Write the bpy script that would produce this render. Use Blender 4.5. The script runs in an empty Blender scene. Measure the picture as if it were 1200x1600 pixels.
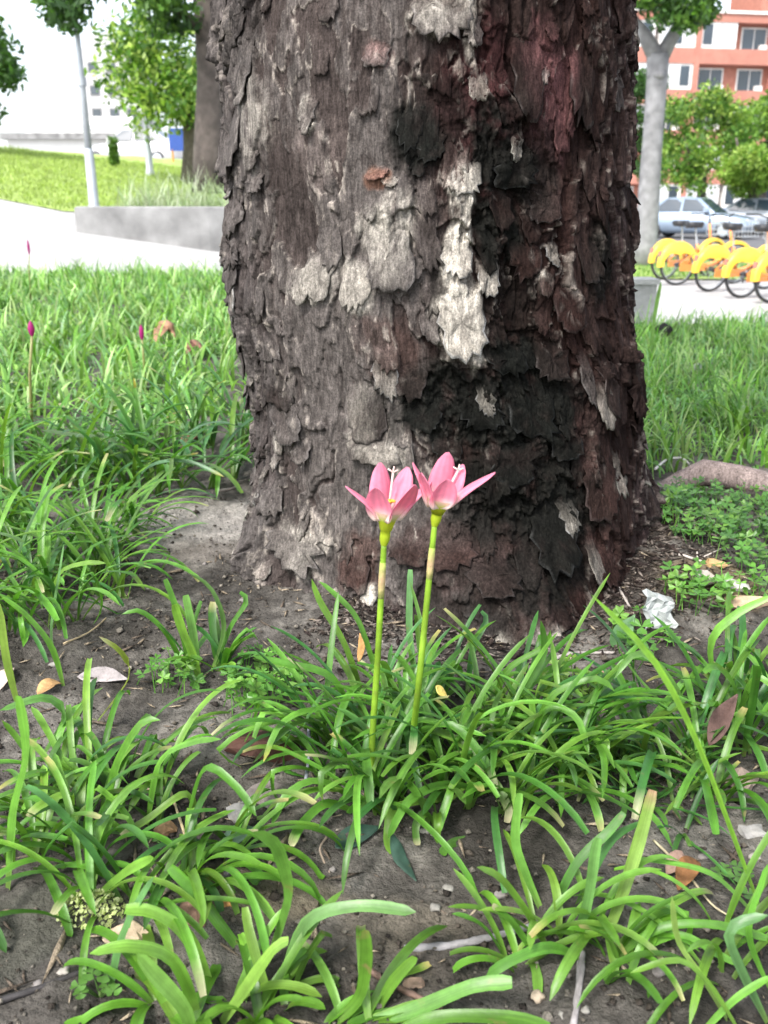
import bpy, bmesh, math, random
import numpy as np
from mathutils import Vector, Matrix
R = math.radians
S = bpy.context.scene
COL = S.collection

# ------------------------------------------------------------------ camera, sky, sun, exposure
H, PITCH, FPX = 0.513, R(18.9), 1400.0
cam_d = bpy.data.cameras.new("camera")
cam = bpy.data.objects.new("camera", cam_d); COL.objects.link(cam)
cam.location = (0, 0, H); cam.rotation_euler = (R(90) - PITCH, 0, 0)
cam_d.sensor_fit = 'VERTICAL'; cam_d.sensor_height = 36; cam_d.lens = 36 * FPX / 1600
cam_d.clip_start = 0.02; cam_d.clip_end = 1500
cam_d.dof.use_dof = True; cam_d.dof.focus_distance = 0.92; cam_d.dof.aperture_fstop = 10.5
S.camera = cam

SUN_EL, SUN_AZ = R(52), R(215)      # azimuth clockwise from +Y
w = bpy.data.worlds.new("World"); S.world = w; w.use_nodes = True
nt = w.node_tree; bg = nt.nodes['Background']
sky = nt.nodes.new('ShaderNodeTexSky'); sky.sky_type = 'NISHITA'; sky.sun_disc = False
sky.sun_elevation = SUN_EL; sky.sun_rotation = SUN_AZ
sky.air_density = 1.0; sky.dust_density = 3.0; sky.ozone_density = 1.0
hs = nt.nodes.new('ShaderNodeHueSaturation'); hs.inputs['Saturation'].default_value = 0.45
nt.links.new(sky.outputs[0], hs.inputs['Color']); nt.links.new(hs.outputs[0], bg.inputs['Color'])
bg.inputs['Strength'].default_value = 0.15
sun_d = bpy.data.lights.new("sun", 'SUN'); sun_d.energy = 1.5; sun_d.angle = R(11); sun_d.color = (1, .97, .93)
sun = bpy.data.objects.new("sun", sun_d); COL.objects.link(sun)
sdir = Vector((math.sin(SUN_AZ) * math.cos(SUN_EL), math.cos(SUN_AZ) * math.cos(SUN_EL), math.sin(SUN_EL)))
sun.rotation_euler = sdir.to_track_quat('Z', 'Y').to_euler()
sun.location = (0, 0, 30)
vs = S.view_settings
S.display_settings.display_device = 'sRGB'
vs.view_transform = 'Standard'; vs.look = 'None'; vs.gamma = 1; vs.use_curve_mapping = False
vs.exposure = 1.7
S.cycles.use_denoising = True
S.cycles.max_bounces = 6; S.cycles.diffuse_bounces = 3; S.cycles.transparent_max_bounces = 6

# ------------------------------------------------------------------ pixels -> rays
CP, SP = math.cos(PITCH), math.sin(PITCH)
def ray(px, py):
    x = (px - 600) / FPX; y = -(py - 800) / FPX
    return Vector((x, CP + y * SP, -SP + y * CP))
def at_Y(px, py, Y):
    d = ray(px, py); t = Y / d.y
    return Vector((d.x * t, Y, H + d.z * t))
def at_z(px, py, z=0.0):
    d = ray(px, py); t = (z - H) / d.z
    return Vector((d.x * t, d.y * t, z))

# ------------------------------------------------------------------ numpy noise
def _hash(ix, iy, seed):
    n = (ix.astype(np.int64) * 374761393 + iy.astype(np.int64) * 668265263 + seed * 974634777) & 0xffffffff
    n = ((n ^ (n >> 13)) * 1274126177) & 0xffffffff
    n = ((n ^ (n >> 15)) * 2246822519) & 0xffffffff
    return ((n ^ (n >> 16)) & 0xffffffff) / 4294967296.0
def noise(x, y, seed=0):
    x = np.asarray(x, float); y = np.asarray(y, float)
    ix = np.floor(x); iy = np.floor(y); fx = x - ix; fy = y - iy
    ux = fx * fx * fx * (fx * (fx * 6 - 15) + 10); uy = fy * fy * fy * (fy * (fy * 6 - 15) + 10)
    def g(a, b):
        an = _hash(ix + a, iy + b, seed) * 2 * math.pi
        return np.cos(an) * (fx - a) + np.sin(an) * (fy - b)
    a = g(0, 0); b = g(1, 0); c = g(0, 1); d = g(1, 1)
    return ((a + (b - a) * ux) * (1 - uy) + (c + (d - c) * ux) * uy) * 1.5
def fbm(x, y, seed=0, octv=4, gain=.5):
    s = 0; amp = 1; f = 1; tot = 0
    for k in range(octv):
        s = s + amp * noise(np.asarray(x) * f + 13.7 * k, np.asarray(y) * f - 7.3 * k, seed + k * 17); tot += amp
        amp *= gain; f *= 2.03
    return s / tot * 1.6
def sstep(a, b, x):
    t = np.clip((x - a) / (b - a), 0, 1); return t * t * (3 - 2 * t)
def voronoi(x, y, seed):
    ix = np.floor(x); iy = np.floor(y)
    f1 = np.full(x.shape, 9.); f2 = np.full(x.shape, 9.); cid = np.zeros(x.shape); cx = np.zeros(x.shape); cy = np.zeros(x.shape)
    for a in (-1, 0, 1):
        for b in (-1, 0, 1):
            jx = ix + a + .1 + .8 * _hash(ix + a, iy + b, seed); jy = iy + b + .1 + .8 * _hash(ix + a, iy + b, seed + 5)
            d = np.hypot(jx - x, jy - y); m = d < f1
            f2 = np.where(m, f1, np.minimum(f2, d)); f1 = np.where(m, d, f1)
            cid = np.where(m, _hash(ix + a, iy + b, seed + 9), cid); cx = np.where(m, jx, cx); cy = np.where(m, jy, cy)
    return f1, f2, cid, cx, cy
def mixc(c, col, m):
    return c * (1 - m[..., None]) + np.asarray(col)[None] * m[..., None]

# ------------------------------------------------------------------ objects
def link(o, parent=None):
    COL.objects.link(o)
    if parent is not None: o.parent = parent
    return o
def mesh_obj(name, verts, faces, mat=None, parent=None, smooth=False, colors=None):
    me = bpy.data.meshes.new(name)
    if isinstance(verts, np.ndarray) and isinstance(faces, np.ndarray):
        nv, nf, k = len(verts), len(faces), faces.shape[1]
        me.vertices.add(nv); me.vertices.foreach_set('co', verts.astype(np.float32).ravel())
        me.loops.add(nf * k); me.loops.foreach_set('vertex_index', faces.astype(np.int32).ravel())
        me.polygons.add(nf); me.polygons.foreach_set('loop_start', np.arange(0, nf * k, k, dtype=np.int32))
        me.polygons.foreach_set('loop_total', np.full(nf, k, np.int32)); me.update(calc_edges=True)
    else:
        me.from_pydata([tuple(v) for v in verts], [], [tuple(f) for f in faces])
    if smooth: me.polygons.foreach_set('use_smooth', np.ones(len(me.polygons), bool))
    if colors is not None:
        c = np.ones((len(me.vertices), 4), np.float32); c[:, :3] = np.asarray(colors, np.float32)
        at = me.color_attributes.new('Col', 'FLOAT_COLOR', 'POINT'); at.data.foreach_set('color', c.ravel())
    if mat: me.materials.append(mat)
    return link(bpy.data.objects.new(name, me), parent)
def empty(name, loc=(0, 0, 0), rz=0):
    o = bpy.data.objects.new(name, None); o.location = loc; o.rotation_euler = (0, 0, rz); o.empty_display_size = .05
    return link(o)
def tag(o, label, cat=None, group=None, kind=None):
    if label: o['label'] = label
    if cat: o['category'] = cat
    if group: o['group'] = group
    if kind: o['kind'] = kind
    return o
def copy_tree(o, parent=None):
    c = o.copy(); link(c, parent)
    for ch in o.children: copy_tree(ch, c)
    return c
class MB:
    def __init__(s): s.v = []; s.f = []; s.c = []
    def add(s, v, f, c=None):
        n = len(s.v); s.v += [tuple(p) for p in v]; s.f += [tuple(i + n for i in q) for q in f]
        s.c += [c if c is not None else (.5, .5, .5)] * len(v)
        return s
    def box(s, x0, x1, y0, y1, z0, z1, c=None):
        v = [(x, y, z) for z in (z0, z1) for y in (y0, y1) for x in (x0, x1)]
        return s.add(v, [(0, 2, 3, 1), (4, 5, 7, 6), (0, 1, 5, 4), (2, 6, 7, 3), (0, 4, 6, 2), (1, 3, 7, 5)], c)
    def tube(s, pts, rad, n=8, c=None, cap=True):
        pts = [Vector(p) for p in pts]
        rad = rad if hasattr(rad, '__len__') else [rad] * len(pts)
        v = []; f = []; up = None
        for i, p in enumerate(pts):
            t = (pts[min(i + 1, len(pts) - 1)] - pts[max(i - 1, 0)]).normalized()
            if up is None: up = t.orthogonal().normalized()
            up = (up - t * up.dot(t)).normalized(); sd = t.cross(up)
            for k in range(n):
                a = 2 * math.pi * k / n
                v.append(p + (up * math.cos(a) + sd * math.sin(a)) * rad[i])
        for i in range(len(pts) - 1):
            for k in range(n):
                f.append((i * n + k, i * n + (k + 1) % n, (i + 1) * n + (k + 1) % n, (i + 1) * n + k))
        if cap: f += [tuple(range(n))[::-1], tuple(range((len(pts) - 1) * n, len(pts) * n))]
        return s.add(v, f, c)
    def lathe(s, prof, n=16, M=Matrix(), c=None):
        v = []; f = []
        for (r, z) in prof:
            for k in range(n):
                a = 2 * math.pi * k / n; v.append(M @ Vector((r * math.cos(a), r * math.sin(a), z)))
        m = len(prof)
        for i in range(m - 1):
            for k in range(n): f.append((i * n + k, i * n + (k + 1) % n, (i + 1) * n + (k + 1) % n, (i + 1) * n + k))
        return s.add(v, f, c)
    def build(s, name, mat, parent=None, smooth=False, col=False):
        return mesh_obj(name, s.v, s.f, mat, parent, smooth, s.c if col else None)

# ------------------------------------------------------------------ materials
def nodes(name):
    m = bpy.data.materials.new(name); m.use_nodes = True
    return m, m.node_tree, m.node_tree.nodes['Principled BSDF']
def plain(name, col, rough=.6, metal=0, var=.25, scale=6, bump=0, bscale=80, spec=.5, coat=0):
    m, t, p = nodes(name)
    p.inputs['Roughness'].default_value = rough; p.inputs['Metallic'].default_value = metal
    p.inputs['Specular IOR Level'].default_value = spec; p.inputs['Coat Weight'].default_value = coat
    tc = t.nodes.new('ShaderNodeTexCoord')
    n = t.nodes.new('ShaderNodeTexNoise'); n.inputs['Scale'].default_value = scale; n.inputs['Detail'].default_value = 6
    t.links.new(tc.outputs['Object'], n.inputs['Vector'])
    r = t.nodes.new('ShaderNodeValToRGB')
    r.color_ramp.elements[0].position = .3; r.color_ramp.elements[1].position = .7
    r.color_ramp.elements[0].color = (*[c * (1 - var) for c in col], 1); r.color_ramp.elements[1].color = (*[min(1, c * (1 + var)) for c in col], 1)
    t.links.new(n.outputs['Fac'], r.inputs['Fac']); t.links.new(r.outputs['Color'], p.inputs['Base Color'])
    if bump:
        b = t.nodes.new('ShaderNodeBump'); b.inputs['Strength'].default_value = bump; b.inputs['Distance'].default_value = .01
        n2 = t.nodes.new('ShaderNodeTexNoise'); n2.inputs['Scale'].default_value = bscale; n2.inputs['Detail'].default_value = 5
        t.links.new(tc.outputs['Object'], n2.inputs['Vector']); t.links.new(n2.outputs['Fac'], b.inputs['Height'])
        t.links.new(b.outputs['Normal'], p.inputs['Normal'])
    return m
def attr_mat(name, rough=.6, trans=0, var=.25, scale=60, stretch=(1, 1, 1), bump=0, bscale=200, bdist=.002, spec=.5, tcol=(1.25, 1.35, .7)):
    """base colour from the vertex colours 'Col', broken up by noise"""
    m, t, p = nodes(name)
    p.inputs['Roughness'].default_value = rough; p.inputs['Specular IOR Level'].default_value = spec
    a = t.nodes.new('ShaderNodeAttribute'); a.attribute_name = 'Col'
    tc = t.nodes.new('ShaderNodeTexCoord'); mp = t.nodes.new('ShaderNodeMapping'); mp.inputs['Scale'].default_value = stretch
    t.links.new(tc.outputs['Object'], mp.inputs['Vector'])
    n = t.nodes.new('ShaderNodeTexNoise'); n.inputs['Scale'].default_value = scale; n.inputs['Detail'].default_value = 7; n.inputs['Roughness'].default_value = .65
    t.links.new(mp.outputs[0], n.inputs['Vector'])
    mr = t.nodes.new('ShaderNodeMapRange'); mr.inputs['From Min'].default_value = .25; mr.inputs['From Max'].default_value = .75
    mr.inputs['To Min'].default_value = 1 - var; mr.inputs['To Max'].default_value = 1 + var
    t.links.new(n.outputs['Fac'], mr.inputs['Value'])
    mx = t.nodes.new('ShaderNodeVectorMath'); mx.operation = 'SCALE'
    t.links.new(a.outputs['Color'], mx.inputs[0]); t.links.new(mr.outputs[0], mx.inputs['Scale'])
    t.links.new(mx.outputs[0], p.inputs['Base Color'])
    if bump:
        b = t.nodes.new('ShaderNodeBump'); b.inputs['Strength'].default_value = bump; b.inputs['Distance'].default_value = bdist
        n2 = t.nodes.new('ShaderNodeTexNoise'); n2.inputs['Scale'].default_value = bscale; n2.inputs['Detail'].default_value = 6; n2.inputs['Roughness'].default_value = .6
        t.links.new(mp.outputs[0], n2.inputs['Vector']); t.links.new(n2.outputs['Fac'], b.inputs['Height']); t.links.new(b.outputs['Normal'], p.inputs['Normal'])
    if trans:
        tr = t.nodes.new('ShaderNodeBsdfTranslucent'); ms = t.nodes.new('ShaderNodeMixShader'); ms.inputs[0].default_value = trans
        mu = t.nodes.new('ShaderNodeVectorMath'); mu.operation = 'MULTIPLY'; mu.inputs[1].default_value = tcol
        t.links.new(mx.outputs[0], mu.inputs[0]); t.links.new(mu.outputs[0], tr.inputs['Color'])
        t.links.new(p.outputs[0], ms.inputs[1]); t.links.new(tr.outputs[0], ms.inputs[2])
        t.links.new(ms.outputs[0], t.nodes['Material Output'].inputs['Surface'])
    return m
def add_speckle(m, layers):
    t = m.node_tree; p = t.nodes['Principled BSDF']; src = p.inputs['Base Color'].links[0].from_socket; tc = t.nodes.new('ShaderNodeTexCoord')
    for sc, st, lo, hi in layers:
        mp = t.nodes.new('ShaderNodeMapping'); mp.inputs['Scale'].default_value = st; n = t.nodes.new('ShaderNodeTexNoise'); n.inputs['Scale'].default_value = sc; n.inputs['Detail'].default_value = 4; n.inputs['Roughness'].default_value = .7
        mr = t.nodes.new('ShaderNodeMapRange'); mr.inputs['From Min'].default_value = .32; mr.inputs['From Max'].default_value = .68; mr.inputs['To Min'].default_value = lo; mr.inputs['To Max'].default_value = hi
        mx = t.nodes.new('ShaderNodeVectorMath'); mx.operation = 'SCALE'
        t.links.new(tc.outputs['Object'], mp.inputs['Vector']); t.links.new(mp.outputs[0], n.inputs['Vector']); t.links.new(n.outputs['Fac'], mr.inputs['Value']); t.links.new(src, mx.inputs[0]); t.links.new(mr.outputs[0], mx.inputs['Scale']); src = mx.outputs[0]
    t.links.new(src, p.inputs['Base Color'])
M_bark = attr_mat('bark', rough=.88, var=.4, scale=60, stretch=(1, 1, .35), bump=.9, bscale=230, bdist=.0032, spec=.04)
add_speckle(M_bark, [(300, (1, 1, .16), .55, 1.5), (420, (1, 1, 1), .6, 1.45)])
M_soil = attr_mat('soil', rough=.9, var=.45, scale=120, bump=1.0, bscale=260, bdist=.006, spec=.08)
M_leaf = attr_mat('lily_leaf', rough=.40, trans=.36, var=.3, scale=45, spec=.5, bump=.25, bscale=300, bdist=.001)
add_speckle(M_leaf, [(26, (1, 1, 1), .72, 1.22)])
def add_veins(m):
    """parallel veins along the blade (UV: across, along) and a few dry blemishes"""
    t = m.node_tree; p = t.nodes['Principled BSDF']; src = p.inputs['Base Color'].links[0].from_socket; L_ = t.links.new
    uv = t.nodes.new('ShaderNodeUVMap'); mp = t.nodes.new('ShaderNodeMapping'); mp.inputs['Scale'].default_value = (9, .8, 1); n = t.nodes.new('ShaderNodeTexNoise'); n.inputs['Scale'].default_value = 1.6; n.inputs['Detail'].default_value = 3
    mr = t.nodes.new('ShaderNodeMapRange'); mr.inputs['From Min'].default_value = .3; mr.inputs['From Max'].default_value = .7; mr.inputs['To Min'].default_value = .70; mr.inputs['To Max'].default_value = 1.32; mx = t.nodes.new('ShaderNodeVectorMath'); mx.operation = 'SCALE'
    L_(uv.outputs[0], mp.inputs[0]); L_(mp.outputs[0], n.inputs['Vector']); L_(n.outputs['Fac'], mr.inputs['Value']); L_(src, mx.inputs[0]); L_(mr.outputs[0], mx.inputs['Scale'])
    tc = t.nodes.new('ShaderNodeTexCoord'); n2 = t.nodes.new('ShaderNodeTexNoise'); n2.inputs['Scale'].default_value = 75; n2.inputs['Detail'].default_value = 5; r2 = t.nodes.new('ShaderNodeMapRange'); r2.inputs['From Min'].default_value = .66; r2.inputs['From Max'].default_value = .76; r2.inputs['To Max'].default_value = .75
    L_(tc.outputs['Object'], n2.inputs['Vector']); L_(n2.outputs['Fac'], r2.inputs['Value']); mc = t.nodes.new('ShaderNodeMix'); mc.data_type = 'RGBA'; mc.inputs['B'].default_value = (.20, .15, .06, 1)
    L_(r2.outputs[0], mc.inputs['Factor']); L_(mx.outputs[0], mc.inputs['A']); L_(mc.outputs['Result'], p.inputs['Base Color'])
add_veins(M_leaf)
M_grass = attr_mat('grass_blade', rough=.42, trans=.36, var=.15, scale=40, spec=.5)
M_foliage = attr_mat('foliage', rough=.5, trans=.35, var=.25, scale=3, spec=.4)
M_petal = attr_mat('petal', rough=.5, trans=.42, var=.10, scale=220, spec=.3, tcol=(1.1, .9, .95))
M_litter = attr_mat('litter', rough=.75, var=.3, scale=110, bump=.6, bscale=220, spec=.3)
M_stone = attr_mat('stone', rough=.8, var=.3, scale=90, bump=.6, bscale=200, spec=.35)
M_far_bark = plain('far_bark', (.085, .07, .06), .9, var=.45, scale=7, bump=.6, bscale=14)
M_pale_bark = plain('pale_bark', (.19, .19, .195), .85, var=.35, scale=5, bump=.4, bscale=12)
M_pave = plain('paving', (.33, .325, .32), .85, var=.16, scale=1.6, bump=.25, bscale=30)
M_lawn = plain('lawn', (.25, .34, .08), .9, var=.3, scale=3, bump=.8, bscale=40)
M_conc = plain('concrete', (.19, .19, .187), .85, var=.38, scale=3.0, bump=.5, bscale=40)
M_kerb = plain('kerb_concrete', (.33, .33, .325), .85, var=.25, scale=9, bump=.5, bscale=60)
M_white = plain('white_paint', (.62, .62, .60), .6, var=.08, scale=1)
M_metal = plain('grey_metal', (.40, .43, .46), .45, metal=.3, var=.12, scale=4)
M_dark = plain('dark_plastic', (.02, .02, .022), .5, var=.2)
M_glass = plain('glass', (.03, .045, .06), .08, var=.2, scale=.5, spec=.8)
M_brick = plain('red_brick', (.32, .14, .10), .85, var=.16, scale=2)
M_brick2 = plain('red_tile_band', (.36, .155, .115), .8, var=.12, scale=1.3)

# ------------------------------------------------------------------ ground height
def bed_edge(x): return 7.0 - 2.9 * sstep(.05, .5, x)
def G(x, y):
    x = np.asarray(x, float); y = np.asarray(y, float)
    z = .012 * fbm(x * 3, y * 3, 3, 3) + .006 * fbm(x * 14, y * 14, 8, 3)
    z = z + .05 * np.exp(-(((x - .45) / .13) ** 2 + ((y - 1.32) / .2) ** 2))        # litter banked up beside the trunk
    z = z + .012 * np.exp(-(((x - .0) / .25) ** 2 + ((y - 1.02) / .12) ** 2))
    return z
_gx = np.arange(-6, 6, .012); _gy = np.arange(.1, 8, .012); _GT = G(*np.meshgrid(_gx, _gy)).tolist(); _nx, _ny = len(_gx), len(_gy)
def gz(x, y):
    u = min(max((x + 6) / .012, 0), _nx - 2.001); v = min(max((y - .1) / .012, 0), _ny - 2.001); i = int(u); j = int(v); a = u - i; b = v - j
    return (_GT[j][i] * (1 - a) + _GT[j][i + 1] * a) * (1 - b) + (_GT[j + 1][i] * (1 - a) + _GT[j + 1][i + 1] * a) * b
def gpt(px, py, dz=0):
    p = at_z(px, py, 0)
    for _ in range(3): p = at_z(px, py, gz(p.x, p.y))
    p.z += dz; return p
def P(x, y):
    """the paved ground beyond the planting bed: rises to the left, lies lower on the right"""
    x = np.asarray(x, float); y = np.asarray(y, float)
    left = .03 + .11 * (-x - 2) + .066 * (y - 11)
    left = np.where(left > 2.0, 2.0 + .12 * (left - 2.0), left); left = np.minimum(left, 3.2)
    left = np.maximum(left, -.45)
    s = sstep(-.12, .18, x / np.maximum(y, 1.0))
    return left * (1 - s) + -.68 * s
def pz(x, y): return float(P(np.array([x]), np.array([y]))[0])
def grid(xs, ys, fz):
    X, Y = np.meshgrid(xs, ys); Z = fz(X, Y)
    v = np.stack([X, Y, Z], -1).reshape(-1, 3); nx = len(xs); ny = len(ys)
    i = (np.arange(ny - 1)[:, None] * nx + np.arange(nx - 1)[None]).ravel()
    return v, np.stack([i, i + 1, i + nx + 1, i + nx], -1), X, Y
def graded(lo, a, b, hi, fine, coarse):
    return np.concatenate([np.arange(lo, a, coarse), np.arange(a, b, fine), np.arange(b, hi + 1e-6, coarse)])

# --- paved ground to the horizon
xs = np.concatenate([-np.geomspace(400, 20, 22), np.arange(-19, 19.1, .5), np.geomspace(20, 400, 22)])
ys = np.concatenate([np.arange(-40, 6, 4), np.arange(6, 40, .5), np.geomspace(40, 600, 24)])
def Pg(X, Y):
    z = P(X, Y); inside = (Y < bed_edge(X) + 1.0) & (X > -8) & (X < 7)
    return np.where(inside, np.minimum(z, -.7), z)
v, f, X, Y = grid(xs, ys, Pg)
tag(mesh_obj('pavement', v, f, M_pave, smooth=True), 'pale paved plaza around the planting bed', kind='structure')

# --- planting bed of bare soil
xs = graded(-8, -.85, 1.0, 7, .0055, .06); ys = graded(-1.5, .36, 1.75, 8.4, .0055, .05)
def bedz(X, Y):
    z = G(X, Y)
    near = sstep(2.4, 1.4, Y) * sstep(1.6, 1.0, np.abs(X))
    z = z + near * (.005 * fbm(X * 45, Y * 45, 21, 4, .6) + .0025 * np.abs(fbm(X * 150, Y * 150, 22, 2)))
    e = np.minimum(np.minimum(bed_edge(X) - Y, X + 7.5), 6.6 - X)
    return z - .9 * sstep(.0, -.25, e)
v, f, X, Y = grid(xs, ys, bedz)
c = np.zeros(X.shape + (3,)); c[:] = (.082, .075, .066)
n1 = fbm(X * 7, Y * 7, 31, 4); n2 = fbm(X * 60, Y * 60, 33, 3)
c = mixc(c, (.18, .167, .147), sstep(.05, .5, n1 + .35 * n2) * .85)
c = mixc(c, (.033, .030, .026), sstep(.1, .55, -n1 + .4 * n2) * .8)
for px, py, rx, ry, col, st in [(300, 815, .22, .19, (.30, .28, .255), .95), (330, 860, .1, .06, (.17, .15, .13), .7), (640, 1440, .07, .04, (.15, .13, .10), .6), (395, 1400, .06, .04, (.2, .17, .12), .7),
                                (1120, 900, .1, .08, (.22, .17, .10), .7), (60, 1450, .09, .05, (.075, .075, .06), .7), (620, 1540, .06, .04, (.15, .13, .11), .5)]:
    p = gpt(px, py); d = np.hypot((X - p.x) / rx, (Y - p.y) / ry) + .45 * fbm(X * 12, Y * 12, 41, 3)
    c = mixc(c, col, sstep(1.0, .45, d) * st)
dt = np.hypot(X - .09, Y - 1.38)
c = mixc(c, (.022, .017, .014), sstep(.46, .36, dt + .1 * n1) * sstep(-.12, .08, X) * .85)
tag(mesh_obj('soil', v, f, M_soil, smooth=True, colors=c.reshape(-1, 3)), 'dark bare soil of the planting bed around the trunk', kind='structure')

# --- lawn rising on the left, verge on the right
def sheet(name, label, poly, mat, dz, step=.5, far=None):
    bm = bmesh.new(); vs_ = [bm.verts.new((x, y, 0)) for x, y in poly]; bm.faces.new(vs_)
    xs_ = [p[0] for p in poly]; ys_ = [p[1] for p in poly]
    for lo, hi, ax in ((min(xs_), max(xs_), 0), (min(ys_), max(ys_), 1)):
        k = lo + step
        while k < hi:
            co = [0, 0, 0]; no = [0, 0, 0]; co[ax] = k; no[ax] = 1
            bmesh.ops.bisect_plane(bm, geom=bm.verts[:] + bm.edges[:] + bm.faces[:], plane_co=co, plane_no=no); k += step
    for q in bm.verts: q.co.z = pz(q.co.x, q.co.y) + dz
    me = bpy.data.meshes.new(name); bm.to_mesh(me); bm.free(); me.materials.append(mat)
    return tag(link(bpy.data.objects.new(name, me)), label, kind='structure')
LAWN = [(-26, 21.5), (-9, 15.5), (-6, 13.9), (-4.4, 13.0), (-3.6, 13.6), (-2.6, 17), (-2.4, 34), (-26, 36)]
sheet('lawn', 'smooth green lawn sloping up behind the path', LAWN, M_lawn, .012, 1.0)
VERGE = [(4.2, 15.6), (7.2, 15.2), (8.6, 22), (5.2, 22)]
sheet('grass_verge', 'strip of green grass under the pale tree', VERGE, M_lawn, .03, 1.0)
sheet('road', 'grey asphalt road where the cars stand', [(5, 24), (60, 24), (60, 42), (5, 42)], plain('asphalt', (.09, .09, .095), .9, var=.2, scale=4), .012, 3.0)

# ------------------------------------------------------------------ ribbons: leaves and blades
def ribbon(pts, width, t_tip=.12, channel=.25, cut=False, side=None, prof=None):
    """a strap leaf along pts: 3 vertices across, a shallow keel, rounded or cut-off tip"""
    pts = [Vector(p) for p in pts]; n = len(pts); v = []; f = []; ts = []
    if side is None:
        ch = pts[-1] - pts[0]; side = Vector((ch.y, -ch.x, 0))
        if side.length < 1e-4: side = Vector((1, 0, 0))
        side.normalize()
    for i, p in enumerate(pts):
        t = i / (n - 1); tg = (pts[min(i + 1, n - 1)] - pts[max(i - 1, 0)]).normalized()
        s = side[i] if isinstance(side, list) else side
        s = (s - tg * s.dot(tg)).normalized(); nn = s.cross(tg)
        if prof: wd = width * prof(t)
        else:
            wd = width * (.55 + .45 * min(1, t / .3)) * (1 + .07 * math.sin(t * 11 + pts[0].x * 900))
            if cut and t > .93: wd *= .72
            if not cut and t > 1 - t_tip * 2: wd *= math.sqrt(max(0, 1 - ((t - 1 + t_tip * 2) / (t_tip * 2)) ** 2)) * .93 + .07
        v += [p - s * wd / 2, p - nn * wd * channel, p + s * wd / 2]; ts += [t] * 3
        if i: a = (i - 1) * 3; f += [(a, a + 1, a + 4, a + 3), (a + 1, a + 2, a + 5, a + 4)]
    return v, f, ts
def arc_pts(base, az, elev0, bend, L, n=12, kink=None, twist=0):
    """walk from base, elevation falling from elev0 by bend along the length"""
    p = Vector(base); out = [p.copy()]; e = elev0; a = az
    for i in range(n):
        t = (i + .5) / n
        e = elev0 - bend * t ** 1.5; a = az + twist * t
        if kink and t > kink: e -= R(75)
        p = p + Vector((math.cos(a) * math.cos(e), math.sin(a) * math.cos(e), math.sin(e))) * (L / n)
        out.append(p.copy())
    return out
def keep_up(pts, lift=.004):
    for p in pts[2:]:
        p.z = max(p.z, gz(p.x, p.y) + lift)
    return pts
GREENS = [(.068, .20, .022), (.090, .25, .03), (.05, .16, .022), (.115, .29, .042), (.042, .145, .034)]
def leaf_cols(ts, base, rnd, tip=None, root=(.16, .26, .06)):
    k = rnd.uniform(.7, 1.2); out = []; yl = rnd.random() ** 3 * .5
    base = np.array(base) * (1 - yl) + np.array((.17, .25, .04)) * yl
    for i_, t in enumerate(ts):
        c = np.array(base) * np.array((.95, .93, .85)) * k * (1 + .25 * t) * (.86 if i_ % 3 == 1 else 1)
        if t < .18: c = c * (t / .18) + np.array(root) * (1 - t / .18)
        if tip is not None and t > .86: m = min(1, (t - .86) / .1); c = c * (1 - m) + np.array(tip) * m
        out.append(c)
    return out
def add_leaf(parent, pts, width, rnd, base, cut=False, tip=None, mat=None, side=None, name='leaf', channel=None):
    v, f, ts = ribbon(pts, width, cut=cut, side=side, channel=rnd.uniform(.12, .3) if channel is None else channel)
    o = parent.location
    v = [p - o for p in v]
    ob = mesh_obj(name, v, f, mat or M_leaf, parent, True, leaf_cols(ts, base, rnd, tip)); ul = ob.data.uv_layers.new(name='UVMap'); sh = rnd.uniform(0, 50)
    li = np.zeros(len(ob.data.loops), np.int32); ob.data.loops.foreach_get('vertex_index', li)
    ul.data.foreach_set('uv', np.stack([li % 3 * .5 + sh, li // 3 / 12.0 + sh], -1).astype(np.float32).ravel())
    return ob
TIPS = [None] * 7 + [(.36, .34, .15), (.38, .32, .12), (.40, .38, .22)]
def fill_clump(parent, px, py, rx, ry, n, L, W, seed, elev=(50, 86), bend=(40, 130), pal=GREENS, cutp=.35, azr=(0, 360), c3=None):
    rnd = random.Random(seed); c = c3 or gpt(px, py); i = 0
    while i < n:                        # bulbs, each with a small fan of leaves
        q = math.sqrt(rnd.random()); th = rnd.uniform(0, 2 * math.pi); bx, by = c.x + rx * q * math.cos(th), c.y + ry * q * math.sin(th)
        fan = rnd.uniform(0, math.pi); out_az = math.atan2(math.sin(th) * ry, math.cos(th) * rx); vig = rnd.uniform(.75, 1.1)
        for m_ in range(rnd.randint(4, 7)):
            i += 1
            az = fan + math.pi * (m_ % 2) + rnd.gauss(0, .45)
            if rnd.random() < .35 * q + .1: az = out_az + rnd.gauss(0, .5)
            b = Vector((bx + rnd.gauss(0, .004), by + rnd.gauss(0, .004), 0)); b.z = gz(b.x, b.y) - .004
            l = rnd.uniform(*L) * vig; e = R(rnd.uniform(*elev)) - q * R(8)
            pts = keep_up(arc_pts(b, az, e, R(rnd.uniform(*bend)), l, 12, rnd.uniform(.5, .9) if rnd.random() < .07 else None, rnd.gauss(0, .4)))
            cut = rnd.random() < cutp
            add_leaf(parent, pts, rnd.uniform(*W) * (.8 + .2 * vig), rnd, rnd.choice(pal), cut, rnd.choice(TIPS) if cut else None)
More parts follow.
